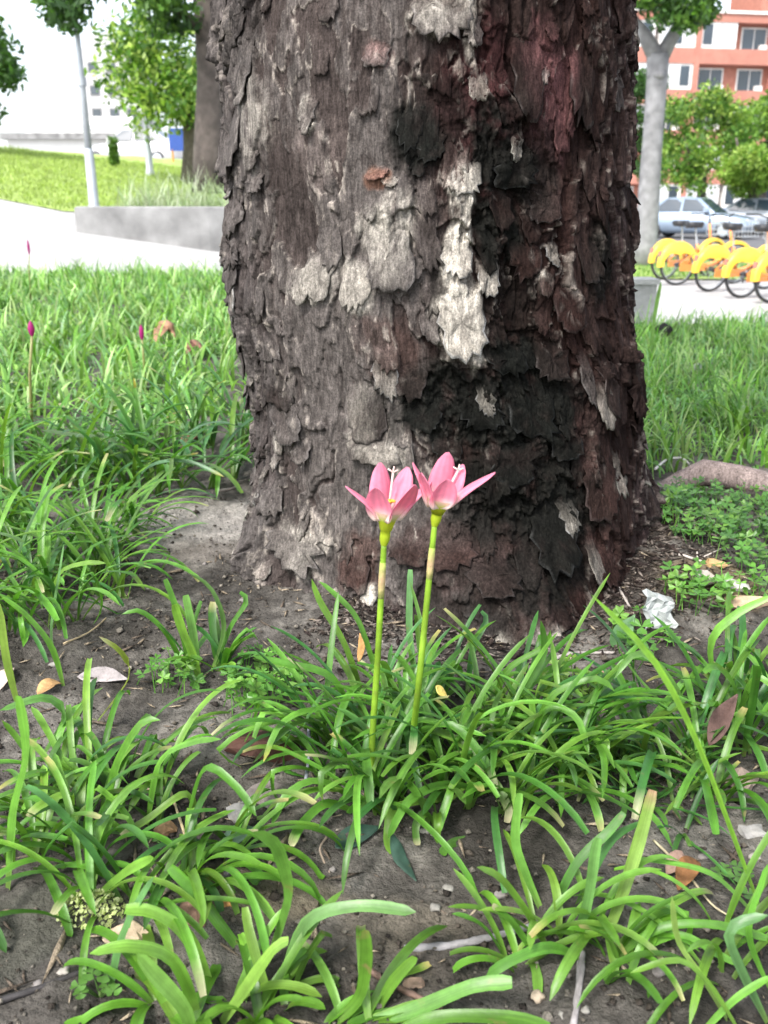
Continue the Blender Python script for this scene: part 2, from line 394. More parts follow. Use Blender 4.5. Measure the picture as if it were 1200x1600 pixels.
def blade_px(parent, pl, dY, width, rnd, base=None, cut=False, tip=None, mat=None, Y0=None, n=12):
    """a leaf traced from its pixels: base on the ground at the first pixel, Y shifting by dY towards the tip"""
    b = gpt(*pl[0]) if Y0 is None else at_Y(*pl[0], Y0)
    y0 = b.y; pp = [Vector((x, y, 0)) for x, y in pl]
    ln = [0]
    for i in range(1, len(pp)): ln.append(ln[-1] + (pp[i] - pp[i - 1]).length)
    # Catmull-Rom resample
    def samp(u):
        d = u * ln[-1]
        for i in range(1, len(pp)):
            if d <= ln[i] + 1e-6: break
        t = (d - ln[i - 1]) / (ln[i] - ln[i - 1]); p0 = pp[max(i - 2, 0)]; p1 = pp[i - 1]; p2 = pp[i]; p3 = pp[min(i + 1, len(pp) - 1)]
        return .5 * (2 * p1 + (p2 - p0) * t + (2 * p0 - 5 * p1 + 4 * p2 - p3) * t * t + (3 * p1 - p0 - 3 * p2 + p3) * t ** 3)
    pts = []
    for k in range(n + 1):
        u = k / n; q = samp(u); pts.append(at_Y(q.x, q.y, y0 + dY * u))
    keep_up(pts, .003)
    # lay the blade's width across the view of someone standing over it, with a twist of its own
    tw = rnd.uniform(-.5, .5); sd = []
    for k in range(n + 1):
        tg = (pts[min(k + 1, n)] - pts[max(k - 1, 0)]).normalized(); up = Vector((rnd.uniform(-.02, .02), -.45, .9))
        s = tg.cross(up)
        s = s.normalized() if s.length > .05 else Vector((1, 0, 0))
        sd.append((Matrix.Rotation(tw * (k / n), 3, tg) @ s))
    return add_leaf(parent, pts, width, rnd, base or rnd.choice(GREENS), cut, tip, mat, sd)

# ------------------------------------------------------------------ the big tree
TCY = 1.38
sil = [(-20, 333, 996), (0, 334, 996), (100, 333, 995), (200, 343, 992), (300, 350, 986), (400, 353, 986), (470, 352, 986), (520, 366, 994), (580, 381, 999), (650, 386, 1006), (720, 388, 1012), (800, 388, 1016), (860, 387, 1020)]
zs_, cx_, rr_ = [], [], []
for y, xl, xr in sil[::-1]:
    a = at_Y(xl, y, TCY - .065); b = at_Y(xr, y, TCY - .065)
    zs_.append((a.z + b.z) / 2); cx_.append((a.x + b.x) / 2); rr_.append((b.x - a.x) / 2 * .97)
zs_ = [-.4, -.1] + zs_ + [1.4, 2.6]; cx_ = [cx_[0]] * 2 + cx_ + [cx_[-1] - .02, cx_[-1] - .05]; rr_ = [rr_[0]] * 2 + rr_ + [rr_[-1], rr_[-1] * .95]
def TR(z): return np.interp(z, zs_, rr_)
def TX(z): return np.interp(z, zs_, cx_)
def flare(a, z):
    g = lambda a0, w_: np.exp(-(((a - a0 + math.pi) % (2 * math.pi) - math.pi) / w_) ** 2)
    k = sstep(.16, -.02, z)
    return k * (.075 * g(.18, .38) + .03 * g(-1.15, .25) + .05 * g(1.5, .25) + .05 * g(2.6, .4) + .05 * g(-2.4, .4)) + .02 * sstep(.05, -.08, z)
def trunk_az(px, py):
    """pixel -> angle round the trunk and height"""
    d = ray(px, py); z = .4
    for _ in range(6):
        cx = float(TX(z)); r = float(TR(z)); A = d.x ** 2 + d.y ** 2; B = -2 * (d.x * cx + d.y * TCY); C = cx * cx + TCY ** 2 - r * r
        D = max(B * B - 4 * A * C, 0); t = (-B - math.sqrt(D)) / (2 * A); z = H + d.z * t
    return math.atan2(d.x * t - cx, -(d.y * t - TCY)), z
def trunk_pt(a, z, h=0):
    r = float(TR(z)) + float(flare(np.array([a]), np.array([z]))[0]) + h
    return Vector((float(TX(z)) + r * math.sin(a), TCY - r * math.cos(a), z))

RT = .295
av = np.concatenate([np.linspace(-math.pi, -1.75, 40)[:-1], np.linspace(-1.75, 1.75, 760), np.linspace(1.75, math.pi, 40)[1:-1]])
zv = np.concatenate([np.linspace(-.12, .80, 640), np.linspace(.80, 2.7, 80)[1:]])
A, Z = np.meshgrid(av, zv); U = A * RT
def region(px, py, rx, ry, rough=.45, seed=0, freq=14):
    """soft ragged patch round a pixel, sizes in photo pixels"""
    a, z = trunk_az(px, py); sx = 1 / 1290.0
    ca = max(.35, math.cos(a))
    da = rx * sx * 2.0 / (RT * ca); dz = ry * sx * 2.0; out = np.zeros(A.shape)
    j0, j1 = np.searchsorted(av, (a - da, a + da)); i0, i1 = np.searchsorted(zv, (z - dz, z + dz)); w_ = (slice(i0, i1), slice(j0, j1))
    d = np.hypot((A[w_] - a) * RT * ca / (rx * sx), (Z[w_] - z) / (ry * sx))
    out[w_] = sstep(1.2, .62, d + rough * fbm(U[w_] * freq + seed, Z[w_] * freq * .7, 50 + seed, 5, .62)) * sstep(2.0, 1.6, d)
    return out
wu = U + .016 * fbm(U * 9, Z * 6, 61, 3) + .0036 * fbm(U * 60, Z * 36, 62, 3, .6); wz = Z + .020 * fbm(U * 8, Z * 7, 63, 3) + .0050 * fbm(U * 60, Z * 30, 64, 3, .6)
left = sstep(.05, -.06, U - .02 * fbm(U * 5, Z * 5, 65, 3)) * sstep(-.36, -.22, U)     # smoother grey face
edgeL = sstep(-.24, -.31, U); edgeR = sstep(.24, .33, U)
scal = np.clip(1 - .88 * left, .12, 1) * (.45 + .55 * sstep(-.25, .35, fbm(U * 7, Z * 5, 66, 3) + .35 * sstep(.35, .1, Z)))
h = np.zeros(A.shape)
# shingled plates, lower ends lifted
f1, f2, cid, cx, cy = voronoi(wu / .046, wz / .078, 71)
pl1 = (cid - .5) * .0075 + (cy - wz / .078) * .0065 - .0025 * sstep(.07, .0, f2 - f1)
f1b, f2b, cidb, cxb, cyb = voronoi(wu / .019 + 40, wz / .030, 72)
pl2 = (cidb - .5) * .0018 + (cyb - wz / .030) * .0018
h += scal * (pl1 + pl2 * sstep(-.2, .3, fbm(U * 8, Z * 6, 67, 2)))
# terraces: older sheets of bark flaking away
lay = np.zeros(A.shape); rim = np.zeros(A.shape)
for k, (fu, fv, th, tk) in enumerate([(5, 2.3, .04, .0060), (8, 3.4, .12, .0050), (13, 5.6, .12, .0036), (21, 9, .18, .0026)]):
    n = fbm(wu * fu + 5 * k, wz * fv, 80 + k, 4, .5)
    m = sstep(th, th + .02, n); lay += m * (1 - .1 * k); rim = np.maximum(rim, sstep(th, th + .02, n) * sstep(th + .09, th + .025, n))
    h += tk * (1 - (.2, .3, .5, .7)[k] * left) * m * (1 + 1.8 * np.clip(.28 - np.abs(n - th), 0, .28))
# long furrows at the two sides
fur = np.abs(fbm(wu * 24, wz * 3.0, 90, 3)); h += -(edgeL * 1.0 + edgeR * .9 + .12 + .25 * sstep(.0, .15, U)) * .013 * sstep(.16, .0, fur)
# a few deep cracks
for pts, dp, wd in [([(905, 300), (900, 420), (915, 520)], .012, .005), ([(960, 560), (955, 700), (965, 890)], .018, .006), ([(372, 560), (385, 700), (392, 850)], .014, .006), ([(405, 0), (392, 130), (362, 260)], .016, .006),
                    ([(800, 0), (790, 90), (800, 150), (830, 240)], .013, .005), ([(530, 500), (534, 640), (528, 690)], .006, .003), ([(640, 60), (650, 300), (640, 420)], .009, .004), ([(545, 800), (520, 880)], .008, .004)]:
    for (x0, y0), (x1, y1) in zip(pts, pts[1:]):
        a0, z0 = trunk_az(x0, y0); a1, z1 = trunk_az(x1, y1)
        t = np.clip(((A - a0) * (a1 - a0) * RT * RT + (Z - z0) * (z1 - z0)) / (((a1 - a0) * RT) ** 2 + (z1 - z0) ** 2), 0, 1)
        d = np.hypot((A - a0 - t * (a1 - a0)) * RT, Z - z0 - t * (z1 - z0)) + .006 * fbm(U * 40, Z * 22, 95, 3)
        h -= dp * .6 * sstep(wd, 0, d)
# gentle lumps and the fibres of the wood
h += .006 * fbm(U * 5, Z * 4, 97, 2) + .0008 * fbm(U * 190, Z * 16, 98, 3) + .0004 * fbm(U * 90, Z * 60, 99, 3, .6)
pale_spots = [(712, 400, 24, 60, 1), (715, 505, 42, 66, 1), (720, 290, 22, 48, .8), (610, 385, 40, 75, .62), (495, 440, 40, 44, .55), (560, 450, 30, 44, .55), (486, 182, 13, 24, .8), (688, 22, 56, 34, .72), (735, 60, 12, 34, .55),
              (568, 660, 26, 70, .62), (470, 850, 50, 52, .5), (600, 705, 36, 24, .6), (582, 922, 14, 22, .9), (848, 440, 14, 20, .6), (400, 820, 20, 60, .5), (790, 965, 70, 26, .55), (735, 560, 20, 20, .6), (455, 690, 22, 26, .6), (410, 190, 30, 70, .35), (620, 330, 30, 30, .5)]
blk = [(655, 212, 44, 56, .95), (765, 310, 60, 120, .95), (690, 640, 74, 66, .95), (800, 620, 145, 115, .95), (860, 770, 105, 110, .92), (700, 180, 40, 60, .6), (780, 780, 70, 90, .85), (690, 450, 26, 60, .6), (820, 190, 40, 90, .5), (925, 395, 34, 70, .85), (602, 640, 50, 46, .72), (745, 770, 60, 70, .85), (440, 620, 34, 40, .45), (600, 352, 26, 26, .55), (850, 870, 80, 60, .8), (850, 260, 46, 70, .75), (720, 900, 120, 60, .6), (800, 480, 50, 90, .5), (380, 60, 40, 80, .35), (470, 330, 40, 50, .2)]
pal_m = np.zeros(A.shape)
for i, (px, py, rx, ry, s) in enumerate(pale_spots):
    m = region(px, py, rx, ry, .55, i, 22) * s; pal_m = np.maximum(pal_m, m); h += .006 * m
blk_m = np.zeros(A.shape)
for i, (px, py, rx, ry, s) in enumerate(blk):
    m = region(px, py, rx, ry, .6, 30 + i, 13) * s; blk_m = np.maximum(blk_m, m); h += .006 * m * fbm(U * 50, Z * 50, 150, 3, .6)
rad = TR(Z) + flare(A, Z) + h
v = np.stack([TX(Z) + rad * np.sin(A), TCY - rad * np.cos(A), Z], -1).reshape(-1, 3)
na, nz = len(av), len(zv)
I, J = np.meshgrid(np.arange(na), np.arange(nz - 1)); i0 = (J * na + I).ravel(); i1 = (J * na + (I + 1) % na).ravel()
f = np.stack([i0, i1, i1 + na, i0 + na], -1)
# colours: grey weathered sheets over red-brown inner bark, black mould, pale lichen
fine = fbm(U * 90, Z * 40, 160, 4, .6); big = fbm(U * 9, Z * 6, 161, 4)
c = np.zeros(A.shape + (3,)); c[:] = (.019, .0105, .009)
rightness = sstep(-.075, .03, U + .045 * big - .05 * sstep(.25, .0, Z))
top_grey = np.where(rightness[..., None] > 0, 0, 0) + (np.array((.074, .065, .060)) * (1 - rightness[..., None]) + np.array((.021, .0140, .0124)) * rightness[..., None])
m = np.clip(sstep(.0, 1.7, lay + .5 * fine) * .85 + left * .45, 0, 1)[..., None]
c = c * (1 - m) + top_grey * m
cell = np.clip((cid - .5) * 1.0 + .6 * (cidb - .5), -.6, .6)[..., None]; c = c * (1 + .7 * cell * scal[..., None])
c = mixc(c, (.048, .034, .033), edgeR * sstep(-.3, .5, big + fine * .5) * .65); c = mixc(c, (.07, .063, .06), edgeL * .6)
for px, py, rx, ry, col, s in [(858, 150, 44, 95, (.10, .046, .046), .8), (745, 170, 70, 120, (.030, .0125, .0125), .85), (592, 85, 22, 22, (.18, .11, .10), .7), (930, 770, 46, 130, (.042, .024, .021), .8), (598, 278, 24, 16, (.17, .085, .055), .7), (720, 860, 110, 60, (.030, .018, .016), .7), (570, 870, 40, 60, (.05, .028, .023), .7), (610, 545, 50, 50, (.055, .034, .029), .6), (500, 240, 50, 60, (.10, .08, .073), .5), (860, 300, 30, 40, (.07, .045, .04), .6)]:
    c = mixc(c, col, region(px, py, rx, ry, .6, px % 19, 20) * s)
c = c * (1 + .35 * np.clip(fine, -1, 1))[..., None]
c = mixc(c, (.25, .22, .19), np.clip(rim * sstep(.05, .55, fine + big * .7) * (.45 + .4 * left), 0, .85))
c = mixc(c, (.0065, .007, .006), blk_m * sstep(-.8, .3, fbm(U * 30, Z * 26, 165, 5, .65) + .3))
c = mixc(c, (.42, .39, .335), pal_m * np.clip(.25 + .5 * sstep(.3, 1.6, lay) + .6 * rim, 0, 1) * sstep(-.55, .45, fbm(U * 50, Z * 30, 166, 5, .65) + .2))
c = np.clip(c * (.95 - .03 * rightness)[..., None] + .15 * c * pal_m[..., None], .003, .55)
trunk_col = c.reshape(-1, 3)
tree = empty('big_tree', (float(TX(0)), TCY, 0))
tag(tree, 'massive old tree trunk with dark peeling flaky bark behind the pink flowers', 'tree')
tl = np.array(tree.location)
trunk = mesh_obj('trunk', v - tl, f, M_bark, tree, True, trunk_col)
GC = c; GH = h
def trunk_sample(a, z):
    j = int(np.clip(np.searchsorted(av, a), 1, na - 1)); i = int(np.clip(np.searchsorted(zv, z), 1, nz - 1))
    return GH[i, j], GC[i, j]

# loose flakes: thin ragged plates that follow the bark under them, hinged at the top and curling out below
def flake(a, z, wd, ht, lift, col, rimc, seed, rag=.16, roll=0, own=.6):
    rnd = random.Random(seed); n = 26; ph = [rnd.uniform(0, 6.3) for _ in range(7)]; amp = [0, .05, .04, .04, .05, .06, .06]
    cr, sr = math.cos(roll), math.sin(roll); P3 = []; cs = []; rings = (.34, .66, .88, 1.0); ring = []
    for k in range(n):
        th = 2 * math.pi * k / n; r = 1 + sum(amp[j] * math.sin((j + 1) * (1 + (j > 3)) * th + ph[j]) for j in range(1, 7)) * rag / .16 + rnd.uniform(-.07, .07)
        sx, sy = math.cos(th), math.sin(th); sx = math.copysign(abs(sx) ** .8, sx); sy = math.copysign(abs(sy) ** .8, sy); ring.append((sx * wd / 2 * r, sy * ht / 2 * r))
    htop = trunk_sample(a, z + ht * .4)[0]
    def put(x, y, dh, q):
        X_, Y_ = x * cr - y * sr, x * sr + y * cr; t = min(1.15, max(0, .5 - y / ht)); aa = a + X_ / RT; hh, cc = trunk_sample(aa, z + Y_)
        base = .55 * hh + .45 * htop
        P3.append(trunk_pt(aa, z + Y_, max(base, hh - .004) - .0008 - .006 * max(0, .3 - t) / .3 * (q > .6) + lift * t ** 1.7 + .2 * lift * (x / wd * 2) ** 2 * t + dh) - tree.location)
        tt = min(1, max(0, (t - .12) / .5)); kk = own * rnd.uniform(.7, 1.1) * tt; c_ = col * kk + cc * (1 - kk); c_ = c_ * rnd.uniform(.72, 1.25)
        if q > .95 and t > .4: c_ = c_ * .5 + rimc * .5 * rnd.uniform(.2, 1.2)
        cs.append(c_)
    for s_ in (0, 1):
        put(0, 0, .003 * (1 - s_), 0)
        for q in rings:
            for x, y in ring: put(x * q, y * q, (.003 if q < 1 else .0016) * (1 - s_) + rnd.uniform(-.0005, .0005), q)
    F = []; m = 1 + len(rings) * n
    for s_ in (0, 1):
        o = s_ * m
        for k in range(n):
            k2 = (k + 1) % n; Q = [(o, o + 1 + k, o + 1 + k2)] + [(o + 1 + (g - 1) * n + k, o + 1 + g * n + k, o + 1 + g * n + k2, o + 1 + (g - 1) * n + k2) for g in range(1, len(rings))]
            F += [tuple(reversed(t)) for t in Q] if s_ else Q
    e = 1 + (len(rings) - 1) * n
    for k in range(n): F.append((e + k, m + e + k, m + e + (k + 1) % n, e + (k + 1) % n))
    return mesh_obj('bark_flake', P3, F, M_bark, trunk, True, cs)
GREY, PALE, DARK, RED, BLK = (np.array(q) for q in ((.078, .069, .064), (.36, .33, .285), (.021, .0152, .0134), (.028, .0152, .0128), (.0055, .006, .0051)))
big_flakes = [  # pixel x, y, width, height, lift mm, colour
    (370, 215, 62, 120, 20, GREY), (385, 90, 44, 130, 14, GREY), (488, 175, 26, 62, 12, GREY), (612, 400, 74, 105, 9, GREY), (560, 446, 44, 76, 8, PALE * .5), (505, 425, 50, 80, 8, PALE * .42), (480, 448, 30, 50, 7, PALE * .55), (712, 398, 44, 70, 9, PALE),
    (716, 500, 74, 110, 11, PALE), (690, 20, 90, 70, 14, GREY), (736, 42, 26, 60, 10, GREY), (456, 655, 62, 80, 14, GREY), (470, 845, 92, 88, 20, GREY), (402, 835, 34, 105, 26, GREY), (590, 690, 90, 70, 16, DARK),
    (850, 325, 56, 42, 13, DARK), (905, 390, 36, 110, 12, DARK), (938, 590, 34, 110, 14, DARK), (908, 580, 20, 110, 10, GREY), (855, 830, 78, 110, 17, BLK), (830, 640, 90, 90, 12, BLK), (750, 640, 70, 60, 12, BLK),
    (760, 430, 34, 60, 9, PALE), (670, 500, 30, 66, 9, GREY), (848, 440, 26, 44, 9, RED), (642, 198, 40, 62, 9, BLK), (674, 222, 40, 60, 11, BLK * 1.3), (652, 248, 34, 44, 8, BLK), (592, 270, 34, 22, 7, RED * 4), (612, 282, 24, 20, 6, PALE * .6), (410, 285, 26, 34, 8, GREY), (800, 265, 70, 60, 9, BLK), (725, 275, 46, 60, 10, PALE),
    (960, 110, 40, 110, 10, GREY), (975, 250, 26, 130, 10, GREY), (905, 130, 50, 120, 10, DARK), (820, 120, 50, 120, 9, DARK), (590, 85, 40, 40, 8, GREY), (440, 610, 60, 60, 9, DARK), (575, 640, 62, 110, 13, DARK), (640, 590, 60, 60, 8, DARK),
    (930, 760, 60, 120, 10, RED), (940, 880, 46, 60, 12, RED), (700, 850, 80, 50, 10, RED), (640, 850, 70, 50, 9, RED), (760, 880, 70, 50, 12, DARK), (560, 880, 46, 90, 12, RED), (582, 922, 26, 34, 10, PALE), (985, 600, 30, 120, 12, DARK), (1000, 760, 30, 130, 10, DARK),
    (372, 420, 40, 90, 10, GREY), (375, 330, 36, 80, 12, GREY), (395, 600, 30, 90, 10, GREY), (400, 720, 26, 110, 12, GREY), (420, 540, 40, 60, 7, GREY), (480, 700, 34, 50, 10, GREY), (430, 770, 40, 80, 9, GREY), (520, 380, 40, 70, 5, GREY),
    (740, 740, 70, 60, 11, BLK), (800, 720, 80, 70, 12, BLK), (880, 690, 60, 60, 10, BLK), (700, 700, 50, 40, 8, BLK), (660, 650, 60, 50, 9, BLK), (790, 560, 70, 50, 9, BLK), (860, 560, 60, 70, 9, DARK), (880, 480, 50, 80, 8, RED), (820, 400, 50, 70, 8, RED)]
fr = random.Random(5)
for i, (px, py, wp, hp, lf, col) in enumerate(big_flakes):
    a, z = trunk_az(px, py); ca = max(.4, math.cos(a))
    flake(a, z, wp / 1290 / ca, hp / 1290, lf / 1000 * .8, col * fr.uniform(.85, 1.1), np.minimum(col * 2.0 + .05, .5), i, .22, roll=fr.gauss(0, .1))
for i in range(225):
    a = fr.uniform(-1.65, 1.65); z = fr.uniform(-.01, .78)
    if -.75 < a < -.05 and fr.random() < .6: continue
    col = trunk_sample(a, z)[1] * fr.uniform(.85, 1.35) if fr.random() > .14 else PALE * fr.uniform(.5, .9); wd = fr.uniform(.010, .034); ht = wd * fr.uniform(1.1, 3.0)
    flake(a, z, wd, ht, fr.uniform(.003, .008), col, np.minimum(col * fr.uniform(1.3, 2.6) + .012, .45), 500 + i, .24, fr.gauss(0, .15), .4)

# surface root on the right, limbs and crown overhead
rt = MB(); pp = [trunk_pt(1.5, -.02), Vector((.50, 1.60, -.02)), at_Y(1060, 752, 1.66), at_Y(1100, 738, 1.66), at_Y(1150, 746, 1.64), at_Y(1230, 766, 1.62), at_Y(1300, 805, 1.56)]
rt.tube([p - tree.location for p in pp], [.03, .027, .018, .026, .025, .026, .02], 12, (.22, .175, .16))
ro = rt.build('root', M_bark, tree, True, True)
lm = random.Random(9); limb_tips = []
for k in range(7):
    a = 2 * math.pi * k / 7 + lm.uniform(-.3, .3); p = Vector((float(TX(2.6)) - tree.location.x, 0, 2.35)); pts = [p]; el = R(lm.uniform(35, 60)); L = lm.uniform(1.35, 1.95)
    for s in range(7):
        a += lm.gauss(0, .18); el += lm.gauss(-.03, .1)
        p = p + Vector((math.cos(a) * math.cos(el), math.sin(a) * math.cos(el), math.sin(el))) * L / 7; pts.append(p); 
        if s > 2: limb_tips.append(p)
    mb = MB(); mb.tube(pts, [.15 * (1 - s / 8.5) for s in range(8)], 8, (.15, .13, .12)); mb.build('limb', M_bark, tree, True, True)
def leaf_cloud(centres, rad, n, size, seed, pal, flat=.8):
    rnd = np.random.default_rng(seed); cen = np.array([tuple(q) for q in centres]); k = rnd.integers(0, len(cen), n)
    d = rnd.normal(size=(n, 3)); d /= np.linalg.norm(d, axis=1)[:, None]; r = rad * rnd.random(n) ** .45
    p = cen[k] + d * r[:, None] * np.array((1, 1, flat))
    s = size * rnd.uniform(.6, 1.3, n)
    u = rnd.normal(size=(n, 3)); u /= np.linalg.norm(u, axis=1)[:, None]; w_ = np.cross(u, rnd.normal(size=(n, 3))); w_ /= np.linalg.norm(w_, axis=1)[:, None]
    nn = np.cross(u, w_)
    q = np.stack([p - u * s[:, None], p + w_ * s[:, None] * .45 + nn * s[:, None] * .12, p + u * s[:, None], p - w_ * s[:, None] * .45 + nn * s[:, None] * .12], 1)
    pal = np.array(pal); ck = _hash(k.astype(float), k * 0., seed)
    col = pal[(ck * .6 * len(pal) + rnd.random(n) * .4 * len(pal)).astype(int) % len(pal)] * rnd.uniform(.75, 1.25, n)[:, None]
    return q.reshape(-1, 3), np.arange(n * 4).reshape(n, 4), np.repeat(col, 4, 0)
PAL_DARK = [(.03, .075, .018), (.04, .10, .02), (.05, .12, .022), (.025, .06, .02)]
PAL_MID = [(.05, .12, .018), (.075, .17, .022), (.10, .20, .025), (.06, .14, .02)]
PAL_BRIGHT = [(.16, .29, .035), (.23, .36, .055), (.13, .25, .032), (.28, .39, .08)]
v, f, cc = leaf_cloud(limb_tips, .5, 7000, .085, 77, PAL_MID)
mesh_obj('crown', v, f, M_foliage, tree, False, cc)

# ------------------------------------------------------------------ trees behind
def tree_at(name, label, base, trunk_pts, radii, crown, crown_r, nleaf, lsize, pal, seed, bark=None, branches=(), group=None, flat=.8):
    t = empty(name, base); tag(t, label, 'tree', group)
    if trunk_pts:
        mb = MB(); mb.tube([Vector(p) - Vector(base) for p in trunk_pts], radii, 12)
        tk = mb.build('trunk', bark or M_far_bark, t, True)
        for pts, rs in branches:
            MB().tube([Vector(p) - Vector(base) for p in pts], rs, 8).build('branch', bark or M_far_bark, t, True)
    v, f, cc = leaf_cloud([Vector(p) - Vector(base) for p in crown], crown_r, nleaf, lsize, seed, pal, flat)
    mesh_obj('crown', v, f, M_foliage, t, False, cc)
    return t
def blob(px, py, Y, w_px, h_px, n, seed, dy=1.0):
    """n clump centres inside an ellipse of the picture, spread in depth"""
    rnd = random.Random(seed); out = []
    while len(out) < n:
        a, b = rnd.uniform(-1, 1), rnd.uniform(-1, 1)
        if a * a + b * b > 1: continue
        out.append(at_Y(px + a * w_px / 2, py + b * h_px / 2, Y + rnd.uniform(-dy, dy)))
    return out
# left: large trunk half hidden, with its crown high up
b0 = at_Y(331, 318, 13.6); b0.z = pz(b0.x, b0.y) + .42
t1 = [b0, at_Y(328, 240, 13.6), at_Y(331, 120, 13.6), at_Y(326, 20, 13.6), at_Y(322, -60, 13.6), at_Y(330, -160, 13.6)]
tree_at('shade_tree', 'dark brown trunk of a shade tree rising from the round planter', b0, t1, [.27, .23, .20, .20, .21, .16],
        blob(130, -40, 12.6, 60, 60, 3, 2, .4) + blob(105, 12, 12.6, 60, 30, 4, 3, .3) + blob(262, 15, 13.0, 70, 50, 5, 4, .5) + blob(330, -120, 13.6, 420, 120, 22, 5, 1.5), .30, 4200, .07, PAL_DARK + PAL_MID, 11,
        branches=[([at_Y(326, 50, 13.6), at_Y(300, 32, 13.4), at_Y(270, 12, 13.2), at_Y(240, -30, 13.0)], [.1, .075, .06, .03]), ([at_Y(322, -40, 13.6), at_Y(230, -50, 13), at_Y(150, -20, 12.7), at_Y(110, 20, 12.6)], [.1, .07, .045, .02])])
b1 = at_Y(303, 285, 21); b1.z = pz(b1.x, b1.y)
tree_at('park_tree', 'bright green bushy tree behind the planter, beside the dark trunk', b1, [b1, at_Y(304, 230, 21), at_Y(300, 190, 21), at_Y(285, 120, 21)], [.3, .24, .2, .1],
        blob(250, 130, 21, 150, 110, 26, 6, 1.5) + blob(255, 60, 21, 150, 90, 16, 7, 1.2) + blob(290, 160, 21, 70, 90, 10, 27, 1.0), .62, 6000, .085, PAL_BRIGHT + PAL_MID, 12)
b2 = at_Y(-60, 240, 24); b2.z = pz(b2.x, b2.y)
tree_at('leaning_tree', 'dark green tree on the lawn reaching past the lamp post', b2, [b2, at_Y(-55, 120, 24), at_Y(-50, 20, 24)], [.25, .2, .1],
        blob(-45, 110, 24, 120, 150, 26, 8, 1.2), .5, 4000, .11, PAL_DARK + PAL_MID, 13)
# right: pale forked trunk, street trees in front of the red building
b3 = at_z(1005, 416, -.68)
Yt = b3.y
tree_at('pale_tree', 'pale grey smooth tree forking above the bicycles', b3, [b3 - Vector((0, 0, .1)), at_Y(1009, 380, Yt), at_Y(1014, 300, Yt), at_Y(1021, 200, Yt), at_Y(1027, 120, Yt), at_Y(1028, 85, Yt)], [.30, .23, .21, .19, .20, .21],
        blob(1075, 0, Yt - .3, 150, 70, 12, 9, .8) + blob(1010, -40, Yt, 160, 80, 8, 10, .8), .38, 3600, .08, PAL_DARK + PAL_MID, 14, M_pale_bark,
        [([at_Y(1028, 95, Yt), at_Y(1010, 60, Yt), at_Y(990, 35, Yt + .2), at_Y(960, -20, Yt + .3)], [.17, .14, .12, .08]), ([at_Y(1030, 95, Yt), at_Y(1055, 50, Yt), at_Y(1078, 15, Yt - .1), at_Y(1095, -40, Yt - .2)], [.16, .12, .10, .07]),
         ([at_Y(1016, 118, Yt), at_Y(1036, 116, Yt - .25)], [.1, .07])])
for i, (px, py, Yd, wp, hp, n, pal, lab) in enumerate([
        (1100, 226, 42, 145, 165, 38, PAL_BRIGHT + PAL_MID, 'rounded bright green street tree behind the silver car'), (1195, 215, 46, 90, 150, 22, PAL_MID + PAL_BRIGHT, 'tall green street tree standing right of the rounded bright one'),
        (1008, 210, 48, 60, 170, 16, PAL_DARK, 'dark green narrow tree behind the pale forked trunk'), (1180, 270, 40, 60, 50, 10, PAL_BRIGHT, 'low light green shrubby tree by the parked cars'), (1290, 200, 45, 150, 150, 20, PAL_MID, 'broad mid green tree at the end of the parked cars')]):
    b = at_Y(px, 300, Yd); b.z = pz(b.x, b.y)
    tree_at('street_tree', lab, b, [b, at_Y(px - 3, 280, Yd), at_Y(px + 4, py, Yd)], [.22, .18, .08], blob(px, py, Yd, wp, hp, n, 40 + i, 1.6), .8, 7000, .12, pal, 50 + i, branches=[([at_Y(px, 285, Yd), at_Y(px - 22, 250, Yd), at_Y(px - 30, 215, Yd)], [.09, .07, .04])], group='street trees before the red building')
# small conifer-shaped shrub on the lawn
b4 = at_Y(181, 276, 24); b4.z = pz(b4.x, b4.y) + .04
sh = empty('conifer_shrub', b4); tag(sh, 'small pointed green shrub at the top of the lawn', 'shrub')
v, f, cc = leaf_cloud([Vector((0, 0, .08 + .07 * k)) for k in range(9) for _ in range(9 - k)], .13, 1200, .05, 60, PAL_MID); mesh_obj('foliage', v, f, M_foliage, sh, False, cc)
MB().tube([(0, 0, -.05), (0, 0, .5)], [.03, .01], 6).build('stem', M_far_bark, sh)

# ------------------------------------------------------------------ planter, lamp posts, kerb
pc = [(-3.62, 11.05), (-2.0, 10.75), (.2, 10.9), (1.0, 12.6), (.2, 15.2), (-2.4, 16.0), (-3.75, 14.6), (-4.0, 12.6)]
pl = empty('round_planter', (-1.6, 13.2, 0)); tag(pl, 'low weathered concrete planter beside the pale path', 'planter')
cxy = Vector((-1.6, 13.2)); mb = MB(); n = len(pc)
out_, inn = [Vector(p) - cxy for p in pc], [(Vector(p) - cxy) * .9 for p in pc]
vv = [(p.x, p.y, -.25) for p in out_] + [(p.x, p.y, .485) for p in out_] + [(p.x * .985, p.y * .985, .50) for p in out_] + [(p.x, p.y, .50) for p in inn] + [(p.x, p.y, .2) for p in inn]
ff = [(r * n + k, r * n + (k + 1) % n, (r + 1) * n + (k + 1) % n, (r + 1) * n + k) for r in range(4) for k in range(n)]
mb.add(vv, ff); mb.build('wall', M_conc, pl)
mesh_obj('earth', [(p.x, p.y, .42) for p in inn], [tuple(range(n))], M_far_bark, pl)
